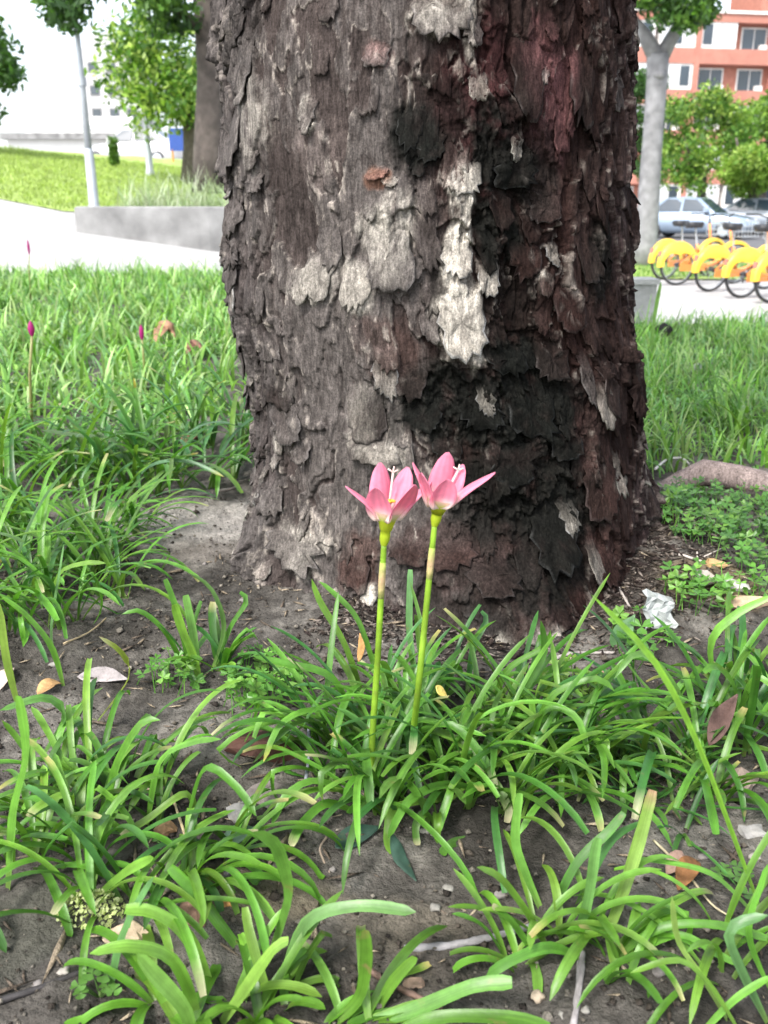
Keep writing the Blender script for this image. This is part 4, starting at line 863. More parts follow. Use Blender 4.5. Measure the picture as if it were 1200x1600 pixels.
# leaves that can be followed one by one in the photograph
rr = random.Random(21)
YT = (.5, .38, .04); PT = (.50, .45, .28)
for par, pl_, dY, wd, base, cut, tip in [
    # central clump
    (clA, [(560, 1150), (520, 1060), (440, 1035), (395, 1025)], -.02, .0085, GREENS[1], False, None), (clA, [(560, 1165), (500, 1110), (440, 1130), (412, 1190)], -.10, .0090, GREENS[3], False, (.4, .35, .08)),
    (clA, [(570, 1100), (540, 1010), (500, 940), (487, 905)], .02, .008, GREENS[1], False, None), (clA, [(590, 1060), (560, 970), (520, 925), (498, 908)], .03, .0075, GREENS[0], False, None), (clA, [(650, 1060), (640, 990), (640, 930), (641, 890)], .03, .0085, (.09, .21, .08), True, None),
    (clA, [(575, 1260), (500, 1220), (450, 1240), (424, 1290)], -.06, .0095, GREENS[3], False, None), (clA, [(560, 1270), (510, 1255), (470, 1290), (455, 1320)], -.07, .0090, GREENS[1], True, PT),
    (clA, [(690, 1250), (620, 1260), (605, 1300), (610, 1350)], -.07, .0085, GREENS[3], False, None), (clA, [(770, 1240), (700, 1225), (640, 1250), (606, 1310)], -.09, .0085, GREENS[1], False, None),
    (clA, [(700, 1180), (660, 1140), (720, 1160), (790, 1250), (792, 1285)], -.10, .0095, GREENS[3], True, PT), (clA, [(680, 1200), (640, 1160), (700, 1130), (760, 1190), (775, 1240)], -.07, .0088, GREENS[1], True, PT),
    (clA, [(760, 1150), (770, 1090), (790, 1130), (793, 1240)], -.06, .0080, (.12, .27, .07), False, YT), (clA, [(770, 1120), (790, 1050), (850, 1010), (860, 985)], .0, .0075, GREENS[1], False, None),
    (clA, [(790, 1150), (820, 1080), (850, 1020), (845, 970)], .02, .0085, GREENS[0], False, None), (clA, [(730, 1080), (740, 1010), (760, 970), (752, 955)], .03, .008, GREENS[4], True, None), (clA, [(600, 1200), (640, 1130), (690, 1130), (760, 1150)], -.04, .008, GREENS[3], False, None),
    (clA, [(585, 1200), (600, 1180), (650, 1170), (672, 1165)], -.05, .0085, (.13, .28, .07), True, None), (clA, [(820, 1200), (850, 1110), (900, 1120), (920, 1180)], -.05, .008, GREENS[1], False, None), (clA, [(830, 1180), (860, 1090), (930, 1060), (960, 1080)], -.01, .0075, GREENS[0], False, None),
    (clA, [(680, 1290), (665, 1270), (650, 1290), (652, 1320)], -.03, .0080, GREENS[1], True, PT), (clA, [(735, 1310), (705, 1320), (690, 1350)], -.02, .0082, GREENS[3], True, None),
    # tuft on the bare soil
    (clB, [(308, 1055), (306, 1020), (300, 980), (290, 930)], .01, .0105, (.15, .32, .08), True, None), (clB, [(298, 1060), (290, 1010), (275, 950), (258, 905)], .015, .0085, GREENS[1], True, None), (clB, [(312, 1062), (300, 1020), (285, 985), (272, 945)], 0, .011, (.13, .34, .04), True, None),
    (clB, [(290, 1050), (260, 990), (220, 955), (190, 960)], -.02, .007, GREENS[0], False, None), (clB, [(330, 1050), (350, 980), (330, 920), (295, 895)], .02, .006, GREENS[4], False, None), (clB, [(335, 1045), (360, 980), (385, 940), (375, 925)], .01, .007, GREENS[0], True, None), (clB, [(285, 1050), (265, 1030), (255, 1060)], -.03, .007, GREENS[1], True, None),
    # left foreground clump
    (clD, [(150, 1130), (200, 1060), (190, 1020), (155, 995)], -.06, .0065, (.26, .33, .06), False, PT), (clD, [(12, 1390), (20, 1270), (40, 1180), (30, 1090)], -.02, .0115, GREENS[3], True, None), (clD, [(0, 1265), (80, 1300), (180, 1340), (255, 1375)], -.06, .0085, (.06, .17, .05), False, None),
    (clD, [(230, 1290), (250, 1190), (300, 1160), (345, 1155)], -.02, .0085, GREENS[3], False, None), (clD, [(290, 1290), (320, 1200), (370, 1230), (400, 1275)], -.06, .0080, GREENS[1], False, None), (clD, [(150, 1400), (200, 1360), (240, 1340)], -.03, .0085, GREENS[3], False, None), (clD, [(165, 1290), (180, 1200), (220, 1130), (250, 1125)], 0, .0085, GREENS[1], False, None),
    (clD, [(310, 1280), (290, 1240), (230, 1280), (190, 1305)], -.05, .0085, (.16, .30, .05), True, PT), (clD, [(110, 1290), (110, 1240), (60, 1260), (45, 1275)], -.05, .0085, GREENS[3], True, PT), (clD, [(60, 1190), (100, 1120), (70, 1090), (0, 1110)], -.05, .0105, (.11, .27, .06), False, None),
    # bottom clump
    (clE, [(310, 1590), (270, 1500), (200, 1478), (140, 1490)], -.02, .0100, GREENS[3], False, None), (clE, [(330, 1540), (290, 1460), (240, 1425), (195, 1420)], .0, .0105, GREENS[3], True, None), (clE, [(345, 1600), (400, 1520), (430, 1480), (450, 1470)], 0, .0108, (.15, .32, .06), True, None),
    (clE, [(440, 1530), (480, 1440), (560, 1415), (650, 1425)], -.01, .0100, (.15, .31, .10), False, None), (clE, [(380, 1490), (340, 1440), (310, 1400), (265, 1355)], .02, .0098, GREENS[0], True, None), (clE, [(560, 1600), (640, 1580), (740, 1540), (800, 1535)], -.01, .0105, (.10, .26, .05), True, None),
    (clE, [(600, 1625), (680, 1590), (800, 1590), (860, 1605)], -.01, .0105, GREENS[1], True, None), (clE, [(420, 1500), (440, 1440), (450, 1390), (430, 1320), (395, 1300)], -.05, .0095, (.12, .28, .05), False, None), (clE, [(590, 1580), (610, 1540), (640, 1505), (652, 1497)], .0, .0085, GREENS[1], False, None),
    (clE, [(170, 1560), (185, 1480), (210, 1420), (240, 1370)], .02, .0070, (.09, .22, .07), False, None), (clE, [(300, 1640), (290, 1580), (240, 1520), (215, 1490)], 0, .0105, (.16, .32, .07), False, None), (clE, [(520, 1600), (560, 1560), (572, 1500), (570, 1455)], .0, .0095, GREENS[0], True, None),
    # right foreground clump
    (clF, [(945, 1470), (975, 1390), (1000, 1310), (1020, 1235)], .03, .0105, (.20, .36, .09), True, (.4, .25, .15)), (clF, [(900, 1480), (920, 1400), (930, 1330), (935, 1310)], .01, .0088, (.10, .25, .08), True, None), (clF, [(855, 1480), (820, 1420), (780, 1370), (745, 1355)], -.02, .0080, GREENS[1], False, None),
    (clF, [(915, 1500), (860, 1480), (800, 1500), (760, 1525)], -.03, .0085, GREENS[1], False, None), (clF, [(835, 1490), (800, 1440), (770, 1415)], .0, .0060, GREENS[3], True, PT), (clF, [(845, 1420), (820, 1360), (805, 1310), (812, 1240)], .02, .0085, (.12, .28, .05), True, None), (clF, [(960, 1510), (950, 1550), (945, 1560)], -.02, .0080, GREENS[3], True, None),
    (clF, [(990, 1490), (1060, 1460), (1120, 1490), (1160, 1510)], -.02, .0060, GREENS[3], False, None), (clF, [(960, 1500), (1030, 1450), (1120, 1445), (1210, 1470)], -.01, .0070, GREENS[1], False, None), (clF, [(860, 1430), (900, 1350), (950, 1300), (975, 1270)], .02, .0080, GREENS[2], True, None),
    (clF, [(900, 1420), (950, 1320), (990, 1290), (1010, 1285)], .02, .0070, GREENS[4], False, None), (clF, [(830, 1500), (838, 1530), (840, 1565)], -.03, .0080, GREENS[3], True, None),
    # right clump and the long stray blade
    (clG, [(1195, 1440), (1140, 1290), (1085, 1150), (1020, 1030), (925, 930)], -.02, .0054, (.17, .36, .04), False, None), (clG, [(1080, 1180), (1060, 1080), (1000, 1020), (960, 1060)], -.05, .0075, (.11, .26, .06), False, None), (clG, [(1130, 1120), (1110, 1010), (1150, 960), (1210, 930)], .0, .0095, GREENS[3], False, None),
    (clG, [(1140, 1150), (1150, 1080), (1120, 1040), (1100, 1050)], -.05, .0085, GREENS[1], True, None), (clG, [(1150, 1130), (1180, 1060), (1215, 1080)], -.04, .0085, GREENS[3], False, None), (clG, [(1080, 1190), (1050, 1120), (990, 1050), (965, 1010)], .0, .006, GREENS[1], False, None), (clG, [(1080, 1150), (1140, 1210), (1210, 1230)], -.04, .0065, GREENS[3], False, None),
    # thin blades lower right
    (clI, [(1160, 1620), (1110, 1540), (1060, 1500), (985, 1520)], -.01, .0050, GREENS[3], False, None), (clI, [(1140, 1600), (1100, 1530), (1060, 1470), (1050, 1400)], .02, .0045, (.20, .34, .10), False, None), (clI, [(1100, 1610), (1150, 1560), (1205, 1525)], .0, .0055, GREENS[3], False, None),
    (clI, [(1200, 1600), (1140, 1470), (1160, 1440), (1200, 1430)], 0, .0085, (.12, .26, .10), False, None), (clI, [(1180, 1430), (1120, 1370), (1060, 1350), (980, 1340)], .01, .0050, GREENS[3], False, None), (clI, [(1210, 1560), (1170, 1460), (1190, 1380), (1200, 1350)], .02, .0050, GREENS[1], False, None),
    # left
    (clC, [(75, 980), (90, 900), (130, 880), (165, 880)], -.04, .0075, GREENS[1], False, None), (clC, [(30, 1110), (10, 1030), (0, 960), (-20, 920)], .01, .0095, (.17, .30, .05), False, None), (clC, [(100, 1075), (80, 1010), (40, 960), (0, 930)], .0, .0075, GREENS[1], False, None),
    (clC, [(85, 1020), (80, 980), (95, 880), (100, 850)], .02, .0045, (.10, .22, .08), False, None), (clJ, [(220, 760), (180, 690), (120, 680), (65, 672)], -.05, .009, (.10, .20, .12), False, None), (clJ, [(200, 780), (230, 730), (290, 720), (350, 745)], -.08, .009, (.09, .20, .10), False, (.3, .3, .05)),
    (clJ, [(205, 730), (208, 650), (212, 620), (209, 590)], .02, .0085, (.035, .12, .02), False, (.5, .4, .05)), (clJ, [(195, 640), (188, 600), (180, 560)], .03, .008, (.06, .17, .02), False, None), (clJ, [(270, 720), (290, 680), (330, 660), (370, 662)], -.03, .009, (.10, .20, .13), False, None)]:
    blade_px(par, pl_, dY, wd * .86, rr, base, cut, tip)
# tall blade right of the trunk
tb = empty('tall_grass_blade', gpt(1015, 575)); tag(tb, 'single tall grass blade standing against the pavement right of the trunk', 'grass blade')
blade_px(tb, [(1015, 575), (1022, 500), (1033, 440)], .05, .012, rr, (.16, .33, .06))

# ------------------------------------------------------------------ the two pink flowers and the buds
def cr_tube(pl_, Y, rads, n=10, cols=None):
    pts = [at_Y(x, y, Y + dy) for x, y, dy in pl_]; mb = MB(); mb.tube(pts, rads, n); return mb, pts
def flower(label, stem_px, Y, top_px, petals, stig, seed, spathe):
    rnd = random.Random(seed); t = empty('pink_rain_lily', gpt(*stem_px[0])); o = t.location; tag(t, label, 'flower', 'pink flowers before the trunk')
    def build(mb, name, mat, cols): 
        me = mesh_obj(name, [Vector(p) - o for p in mb.v], mb.f, mat, t, True, cols); return me
    # stem resampled smoothly
    pts = [at_Y(x, y, Y) for x, y in stem_px]; pts[0] = gpt(*stem_px[0]); n = len(pts); fine = []
    for i in range(n - 1):
        for k in range(6):
            u = k / 6; p0, p1, p2, p3 = pts[max(i - 1, 0)], pts[i], pts[i + 1], pts[min(i + 2, n - 1)]
            fine.append(.5 * (2 * p1 + (p2 - p0) * u + (2 * p0 - 5 * p1 + 4 * p2 - p3) * u * u + (3 * p1 - p0 - 3 * p2 + p3) * u ** 3))
    fine.append(pts[-1]); m = len(fine); mb = MB(); mb.tube(fine, [.0031 - .0008 * k / (m - 1) for k in range(m)], 10)
    cs = []
    for k in range(m):
        c_ = np.array((.23, .38, .035)) * (1 - .15 * math.cos(k))
        if k < 4: c_ = np.array((.20, .26, .06))
        cs += [c_] * 10
    build(mb, 'stem', M_leaf, cs)
    # dry sheath where the flower stalk leaves the stem
    i0, i1 = spathe; mb = MB(); sp_ = fine[int(i0 * m):int(i1 * m)]; mb.tube(sp_, [.0025 + .0005 * math.sin(math.pi * min(1, k / max(1, len(sp_) - 1)) ) for k in range(len(sp_))], 10, cap=True)
    build(mb, 'spathe', M_litter, [np.array((.40, .26, .16)) * (1 - g_) + np.array((.24, .36, .05)) * g_ for k in range(len(sp_)) for g_ in [abs(k / (len(sp_) - 1) - .45) * 1.6] for _ in range(10)])
    top = at_Y(*top_px, Y); ax = (top - fine[-1]).normalized(); b = fine[-1]; L = (top - b).length
    sd = ax.orthogonal().normalized(); Mx = Matrix.Translation(b) @ ax.to_track_quat('Z', 'Y').to_matrix().to_4x4()
    mb = MB(); prof = [(.0026, -.001), (.0042, .004), (.0043, .008), (.0042, .012), (.0050, L * .45), (.0072, L * .75), (.0112, L * 1.0), (.0125, L * 1.06)]
    mb.lathe(prof, 14, Mx); build(mb, 'tube', M_petal, [c_ for r_, z_ in prof for c_ in [np.array((.40, .52, .03)) * (1 - sstep(.75 * L, 1.05 * L, np.array(z_))) + np.array((.75, .72, .55)) * sstep(.75 * L, 1.05 * L, np.array(z_))] * 14])
    for k, (az, op, PL, PW) in enumerate(petals):
        az = R(az); dr = Vector((math.cos(az), math.sin(az), 0)); tg = Vector((-math.sin(az), math.cos(az), 0)); v, f, cs = [], [], []; N, K = 14, 9
        p = top - ax * .006 + dr * .0070; e = R(op) * .35
        for i in range(N + 1):
            u = i / N; e = R(op) * (.35 + .75 * min(1, u * 1.6)) + R(10) * max(0, u - .7)
            d = ax * math.cos(e) + dr * math.sin(e); nrm = d.cross(tg)
            if i: p = p + d * (PL / N)
            wv = PW * (math.sin(math.pi * (.12 + .82 * u ** .85)) ** .7) * .5 * (1 if u < .9 else 1 - .55 * (u - .9) / .1)
            for j in range(K):
                s = (j / (K - 1) - .5) * 2; curl = -(abs(s) ** 2) * wv * .42 * (1 - .4 * u)
                v.append(p + tg * s * wv - nrm * curl * -1 + nrm * .0004 * math.sin(j * 3.1 + k) * u - o)
                wht = float(1 - sstep(.08, .44, np.array(u + .05 * abs(s)))); vein = .84 + .16 * (j % 2)
                c_ = np.array((.85, .31, .44)) * vein * (1 - .10 * u) * rnd.uniform(.96, 1.04); c_ = c_ * (1 - wht) + np.array((.86, .74, .68)) * wht; cs.append(c_)
            if i: f += [((i - 1) * K + j, (i - 1) * K + j + 1, i * K + j + 1, i * K + j) for j in range(K - 1)]
        pe = mesh_obj('petal', v, f, M_petal, t, True, cs); sm = pe.modifiers.new('thick', 'SOLIDIFY'); sm.thickness = .0003
    for k in range(6):
        az = R(60 * k + 20); d = (ax + Vector((math.cos(az), math.sin(az), 0)) * .28).normalized(); e_ = top + d * .009
        fl = MB().tube([top - ax * .002, e_], .0006, 5); fo = build(fl, 'stamen', M_petal, [(.8, .75, .6)] * len(fl.v))
        an = MB().tube([e_ - Vector((.003, 0, 0)), e_ + Vector((.003, 0, .001))], [.0009, .0009], 6); mesh_obj('anther', [Vector(p) - o for p in an.v], an.f, M_litter, fo, True, [(.75, .45, .05)] * len(an.v))
    sx = at_Y(*stig, Y + .006); st_ = MB().tube([top, (top + sx) / 2 + Vector((0, 0, -.002)), sx], [.0010, .0009, .0008], 6)
    for q_ in ((-.004, .003), (.004, .002), (.001, .005)): st_.tube([sx, sx + Vector((q_[0], 0, q_[1]))], [.0008, .0006], 5)
    build(st_, 'pistil', M_petal, [(.85, .72, .66)] * len(st_.v))
    return t
Yf = gpt(578, 1255).y
flower('pink rain lily in front, with broad petals spread wide and bell shaped', [(578, 1262), (582, 1150), (590, 1030), (596, 920), (600, 850)], Yf, (606, 800),
       [(188, 50, .043, .0165), (122, 18, .045, .022), (56, 24, .042, .022), (8, 44, .041, .0175), (-122, 27, .036, .025), (-48, 31, .040, .023)], (614, 738), 1, (.70, .88))
Yf2 = gpt(655, 1190).y
flower('pink rain lily on the stem further back, its white stigma showing beside the petals', [(640, 1190), (652, 1090), (664, 970), (673, 880), (679, 820)], Yf - .005, (688, 780),
       [(170, 34, .042, .0165), (98, 4, .043, .021), (40, 20, .034, .018), (0, 53, .044, .0165), (-88, 15, .028, .021), (-148, 32, .037, .0175)], (716, 735), 2, (.66, .84))
def bud(px, base, Y, label, top):
    t = empty('flower_bud', Vector((at_Y(*base, Y).x, Y, gz(at_Y(*base, Y).x, Y)))); o = t.location; tag(t, label, 'flower bud', 'closed buds in the grass')
    a = at_Y(*base, Y); b_ = at_Y(px[0], px[1] + 12, Y); m_ = MB().tube([Vector((a.x, Y, o.z - .01)), (a + b_) / 2, b_], [.004, .0035, .003], 8)
    mesh_obj('stalk', [Vector(p) - o for p in m_.v], m_.f, M_leaf, t, True, [(.30, .30, .12)] * len(m_.v))
    c_ = at_Y(px[0], px[1], Y); ax = Matrix.Translation(b_); L = (c_ - b_).length * 2
    m_ = MB().lathe([(.001, -.004), (.006, L * .2), (.0075, L * .5), (.005, L * .8), (.0005, L)], 10, ax); mesh_obj('petals', [Vector(p) - o for p in m_.v], m_.f, M_petal, t, True, [(.42, .03, .20)] * len(m_.v))
bud((50, 513), (43, 640), 1.95, 'magenta closed bud on a pale stalk among the left grass', 0)
bud((222, 519), (226, 580), 2.6, 'tiny mauve bud in the grass behind the dark glossy clump', 0)
bud((46, 386), (44, 440), 5.0, 'dark reddish bud standing against the pale path', 0)

# ------------------------------------------------------------------ clover, weeds, moss
def clover_mass(name, label, spots, seed, size=.011, pal=((.075, .20, .03), (.10, .25, .04), (.14, .29, .05)), hgt=.03):
    rnd = random.Random(seed); V, F, C_ = [], [], []
    for (x, y) in spots:
        z = gz(x, y) + rnd.uniform(.3, 1.2) * hgt; s = size * rnd.uniform(.6, 1.25); a0 = rnd.uniform(0, 6.28); col = np.array(rnd.choice(pal)) * rnd.uniform(.8, 1.25)
        tilt = Vector((rnd.gauss(0, .35), rnd.gauss(-.15, .35), 1)).normalized(); q = tilt.to_track_quat('Z', 'Y')
        for k in range(3):
            a = a0 + k * 2.094; n0 = len(V)
            for r_, w_, up in ((0, 0, 0), (.55, -.42, .12), (1.0, -.40, .2), (.86, 0, .05), (1.0, .40, .2), (.55, .42, .12)):
                p = Vector((math.cos(a) * r_ - math.sin(a) * w_, math.sin(a) * r_ + math.cos(a) * w_, up)) * s; V.append(Vector((x, y, z)) + q @ p); C_.append(col)
            F += [(n0, n0 + 1, n0 + 2, n0 + 3), (n0, n0 + 3, n0 + 4, n0 + 5)]
        n0 = len(V); g0 = Vector((x + rnd.gauss(0, .006), y + rnd.gauss(0, .006), gz(x, y) - .003)); d = Vector((.0006, 0, 0))
        V += [g0 - d, g0 + d, Vector((x, y, z)) + d, Vector((x, y, z)) - d]; F.append((n0, n0 + 1, n0 + 2, n0 + 3)); C_ += [col] * 4
    return tag(mesh_obj(name, V, F, M_leaf, None, False, C_), label, 'ground cover', kind='stuff')
cr = random.Random(31)
def spots(px, py, wx, wy, n):
    out = []
    while len(out) < n:
        a, b = cr.uniform(-1, 1), cr.uniform(-1, 1)
        if a * a + b * b < 1: p = gpt(px + a * wx, py + b * wy); out.append((p.x, p.y))
    return out
clover_mass('clover_patch', 'patch of small round leaved clover below the surface root', spots(1125, 815, 95, 42, 190) + spots(1180, 860, 60, 40, 70) + spots(1062, 785, 30, 18, 30), 1, .011, ((.055, .15, .028), (.075, .19, .035), (.11, .23, .04)))
clover_mass('clover_patch', 'sparse clover sprigs around the white paper scrap', spots(1110, 930, 90, 40, 46) + spots(1000, 1010, 50, 40, 16), 2, .012)
clover_mass('clover_patch', 'little yellowish clover beside the flower clump', spots(890, 1085, 45, 22, 46), 3, .009, ((.14, .27, .04), (.18, .30, .06)))
clover_mass('clover_patch', 'clover sprigs between the bare soil tuft and the flower clump', spots(410, 1090, 60, 40, 60) + spots(270, 1075, 50, 20, 20), 4, .010)
def sprig(px, py, label):
    b = gpt(px, py); t = empty('clover_sprig', b); tag(t, label, 'plant'); rnd = random.Random(px)
    for k in range(6):
        a = 6.28 * k / 6 + rnd.gauss(0, .3); r_ = rnd.uniform(.006, .018); c_ = Vector((math.cos(a) * r_, math.sin(a) * r_, rnd.uniform(.008, .018))); s = rnd.uniform(.0055, .0085); a0 = rnd.uniform(0, 6)
        st_ = MB().tube([(0, 0, 0), c_ * .6 + Vector((0, 0, .003)), c_], .0006, 5, (.10, .19, .05)); st_.build('stalk', M_leaf, t, True, True)
        for g in range(3):
            q0 = a0 + g * 2.094; V = [c_]
            for j in range(9):
                w_ = (j / 8 - .5) * 1.7; rr_ = s * (1 - .18 * math.exp(-(w_ / .22) ** 2)) * (.55 + .45 * math.cos(w_ * .9)); V.append(c_ + Vector((math.cos(q0 + w_) * rr_, math.sin(q0 + w_) * rr_, .0015 * abs(w_))))
            mesh_obj('leaflet', V, [(0, 1 + j, 2 + j) for j in range(8)], M_leaf, t, True, [np.array((.09, .20, .04)) * rnd.uniform(.8, 1.2)] * 10)
    MB().tube([(0, 0, -.004), (0, 0, .006)], .001, 6, (.12, .2, .05)).build('stem', M_leaf, t, True, True)
sprig(157, 1560, 'small clover sprig on bare soil below the broad leaved clump'); sprig(1150, 1385, 'tiny pale weed sprig behind the thin bladed tuft')
ms = gpt(142, 1428); mt = random.Random(3); V, F, C_ = [], [], []
for k in range(420):
    a = mt.uniform(0, 6.28); q = math.sqrt(mt.random()); x_, y_ = q * math.cos(a) * .026, q * math.sin(a) * .020; z_ = .014 * (1 - q * q) + mt.uniform(0, .004); s = mt.uniform(.0015, .0028); n0 = len(V)
    dr = Vector((mt.gauss(0, 1), mt.gauss(0, 1), mt.gauss(.4, .6))).normalized(); sd = dr.orthogonal().normalized(); p = Vector((x_, y_, z_))
    V += [p - dr * s, p + sd * s * .6, p + dr * s, p - sd * s * .6]; F.append((n0, n0 + 1, n0 + 2, n0 + 3)); C_ += [np.array((.42, .48, .2)) * mt.uniform(.7, 1.2)] * 4
mo = mesh_obj('moss_tuft', V, F, M_leaf, None, False, C_); mo.location = ms; tag(mo, 'pale green moss tuft on the bare soil', 'moss')
# heart-shaped leaf by the trunk's foot, broad dark fallen leaves
def broad_leaf(name, label, pl_, width, col, dY=0, lift=.006, mat=None, cat='leaf', prof=None, flat=True, curl=.25, group=None, Y0=None, mid=.0):
    b = gpt(*pl_[0]) if Y0 is None else at_Y(*pl_[0], Y0); t_ = empty(name, (b.x, b.y, b.z)); tag(t_, label, cat, group); y0 = b.y; n = 12; pts = []
    for k in range(n + 1):
        u = k / n * (len(pl_) - 1); i = min(int(u), len(pl_) - 2); fx = u - i; x_ = pl_[i][0] * (1 - fx) + pl_[i + 1][0] * fx; y_ = pl_[i][1] * (1 - fx) + pl_[i + 1][1] * fx
        if flat: p = gpt(x_, y_); p.z += lift + mid * math.sin(math.pi * k / n)
        else: p = at_Y(x_, y_, y0 + dY * k / n)
        pts.append(p)
    sd = (pts[-1] - pts[0]).cross(Vector((0, -.3, 1))).normalized()
    v, f, ts = ribbon(pts, width, side=sd, channel=curl, prof=prof or (lambda t: max(.04, math.sin(math.pi * min(1, max(0, t)) ** .8))))
    rnd = random.Random(int(pl_[0][0])); m_ = mesh_obj('blade', [p - b for p in v], f, mat or M_litter, t_, True, [np.array(col) * rnd.uniform(.85, 1.15) * (.85 if i % 3 == 1 else 1) for i in range(len(v))])
    m_.modifiers.new('thick', 'SOLIDIFY').thickness = .0007
    return t_
broad_leaf('heart_leaf', 'heart shaped green leaf at the foot of the trunk', [(968, 1015), (975, 985), (992, 960)], .030, (.10, .22, .08), dY=.01, flat=False, mat=M_leaf, prof=lambda t: math.sin(math.pi * min(1, .06 + t * .94) ** .55) if t < 1 else .03)
broad_leaf('fallen_leaf', 'dark blue green withered leaf under the flower clump', [(525, 1333), (555, 1312), (595, 1300)], .020, (.045, .095, .07), mat=M_leaf)
broad_leaf('fallen_leaf', 'narrow dark green leaf hanging below the flower clump', [(612, 1310), (625, 1350), (650, 1385)], .011, (.05, .10, .075), mat=M_leaf)
broad_leaf('fallen_leaf', 'folded grey green leaf blade by the short dark twig', [(345, 1338), (375, 1318), (412, 1308)], .017, (.12, .21, .13), mat=M_leaf, mid=.006)
broad_leaf('dead_leaf', 'pale lilac grey dead leaf lying on dark soil', [(122, 1064), (160, 1060), (200, 1068)], .024, (.30, .27, .265))
broad_leaf('dead_leaf', 'curled purple brown dead leaf standing in the tall leafy clump', [(1108, 1165), (1128, 1120), (1152, 1085)], .018, (.09, .052, .044), dY=.01, flat=False, curl=.6, Y0=.73)
broad_leaf('dead_leaf', 'rusty orange dead leaf on soil beside the thin bladed tuft', [(1058, 1400), (1075, 1378), (1090, 1355)], .016, (.19, .085, .03), mid=.012, curl=.4)
broad_leaf('dead_leaf', 'pinkish torn dead leaf touching the rusty orange one', [(1040, 1375), (1060, 1362), (1082, 1362)], .015, (.26, .17, .13), mid=.008)
broad_leaf('dead_leaf', 'curled tan dead leaf in the background grass', [(244, 556), (262, 540), (275, 548)], .055, (.30, .165, .10), mid=.04, lift=.05)
broad_leaf('dead_leaf', 'small reddish brown dead leaf near the trunk in the grass', [(292, 572), (305, 560), (318, 566)], .035, (.17, .085, .06), mid=.02, lift=.04)
broad_leaf('dead_leaf', 'orange dead leaf beside the pale lilac leaf', [(60, 1092), (80, 1080), (98, 1075)], .018, (.45, .27, .12), mid=.006)
broad_leaf('dead_leaf', 'beige dead leaf curled at the left among the leaves', [(0, 1085), (10, 1065), (24, 1050)], .016, (.50, .40, .33), mid=.006)
broad_leaf('dead_leaf', 'tan dry leaf tip hanging in the flower clump', [(560, 1035), (565, 1010), (562, 990)], .006, (.48, .26, .10), dY=.0, flat=False, Y0=.74)
broad_leaf('dead_leaf', 'yellowed torn leaf tip in the middle of the flower clump', [(682, 1072), (690, 1080), (700, 1090)], .010, (.60, .47, .12), dY=.0, flat=False, Y0=.72)
broad_leaf('dead_leaf', 'brown leaf beside the dark glossy clump at the trunk', [(285, 715), (300, 708), (312, 705)], .03, (.22, .10, .07), mid=.02, lift=.02)
b = gpt(1030, 982); sc = empty('paper_scrap', b); tag(sc, 'crumpled white scrap of paper beside the heart shaped leaf', 'litter'); V = []; pr_ = random.Random(4)
for j in range(7):
    for i in range(6):
        V.append((-.018 + .0075 * i + .004 * math.sin(j * 1.7) + pr_.uniform(-.001, .001), .004 * math.sin(i * 2.1 + j) + .006 * j * .6 + pr_.uniform(-.003, .003), .0075 * j * (1 - .05 * i) + pr_.uniform(-.0015, .0015)))
mesh_obj('sheet', V, [(j * 6 + i, j * 6 + i + 1, j * 6 + i + 7, j * 6 + i + 6) for j in range(6) for i in range(5)], M_litter, sc, False, [(.30, .32, .31)] * len(V)).modifiers.new('thick', 'SOLIDIFY').thickness = .0005

# ------------------------------------------------------------------ stones, twigs, bark pieces
def stone(name, label, px, py, wx, dy, hz, col, seed, cat='stone', group=None, rz=0, sink=.3):
    p = gpt(px, py); rnd = random.Random(seed); bm = bmesh.new(); bmesh.ops.create_icosphere(bm, subdivisions=2, radius=1)
    ph = [rnd.uniform(0, 6.3) for _ in range(6)]
    for q in bm.verts:
        k = 1 + .16 * math.sin(2.3 * q.co.x * 2 + ph[0]) + .14 * math.sin(2.9 * q.co.y * 2 + ph[1]) + .12 * math.sin(3.4 * q.co.z + ph[2] + q.co.x * 3) + rnd.uniform(-.09, .09)
        q.co = Vector((q.co.x * wx / 2, q.co.y * dy / 2, q.co.z * hz / 2)) * k
    me = bpy.data.meshes.new(name); bm.to_mesh(me); bm.free(); me.materials.append(M_stone); nv = len(me.vertices)
    c_ = np.ones((nv, 4), np.float32); c_[:, :3] = np.array(col) * np.array([rnd.uniform(.85, 1.15) for _ in range(nv)])[:, None]
    me.color_attributes.new('Col', 'FLOAT_COLOR', 'POINT').data.foreach_set('color', c_.ravel()); me.polygons.foreach_set('use_smooth', [cat == 'pebble'] * len(me.polygons))
    o = link(bpy.data.objects.new(name, me)); o.location = p + Vector((0, 0, hz * (.5 - sink))); o.rotation_euler = (0, 0, rz)
    return tag(o, label, cat, group)
stone('stone', 'pale peach stone beside the moss tuft', 197, 1468, .032, .022, .014, (.50, .38, .27), 1)
stone('stone', 'pinkish brown stone touching the broad leaved clump', 306, 1432, .026, .026, .018, (.26, .15, .11), 2)
stone('stone', 'flat grey slab of stone under the leaves left of the flower clump', 425, 1245, .052, .035, .012, (.16, .135, .125), 3)
stone('stone', 'small grey stone beside the flat grey slab', 375, 1272, .026, .022, .014, (.22, .21, .20), 4)
stone('stone', 'round flat brown pebble on the soil below the long grey twig', 645, 1540, .014, .012, .006, (.22, .15, .11), 5)
stone('stone', 'grey stone at the edge of the right bare soil', 1175, 1305, .020, .018, .012, (.24, .23, .22), 6)
stone('stone', 'brownish rounded stone below the tall leafy clump', 1155, 1225, .034, .028, .020, (.20, .155, .125), 7)
stone('stone', 'smooth pale elongated stone below the clover patch', 1098, 907, .044, .022, .020, (.36, .31, .27), 8, rz=-.4)
stone('stone', 'grey wedge stone right of the pale elongated one', 1140, 918, .050, .024, .020, (.34, .32, .31), 9, rz=-.5)
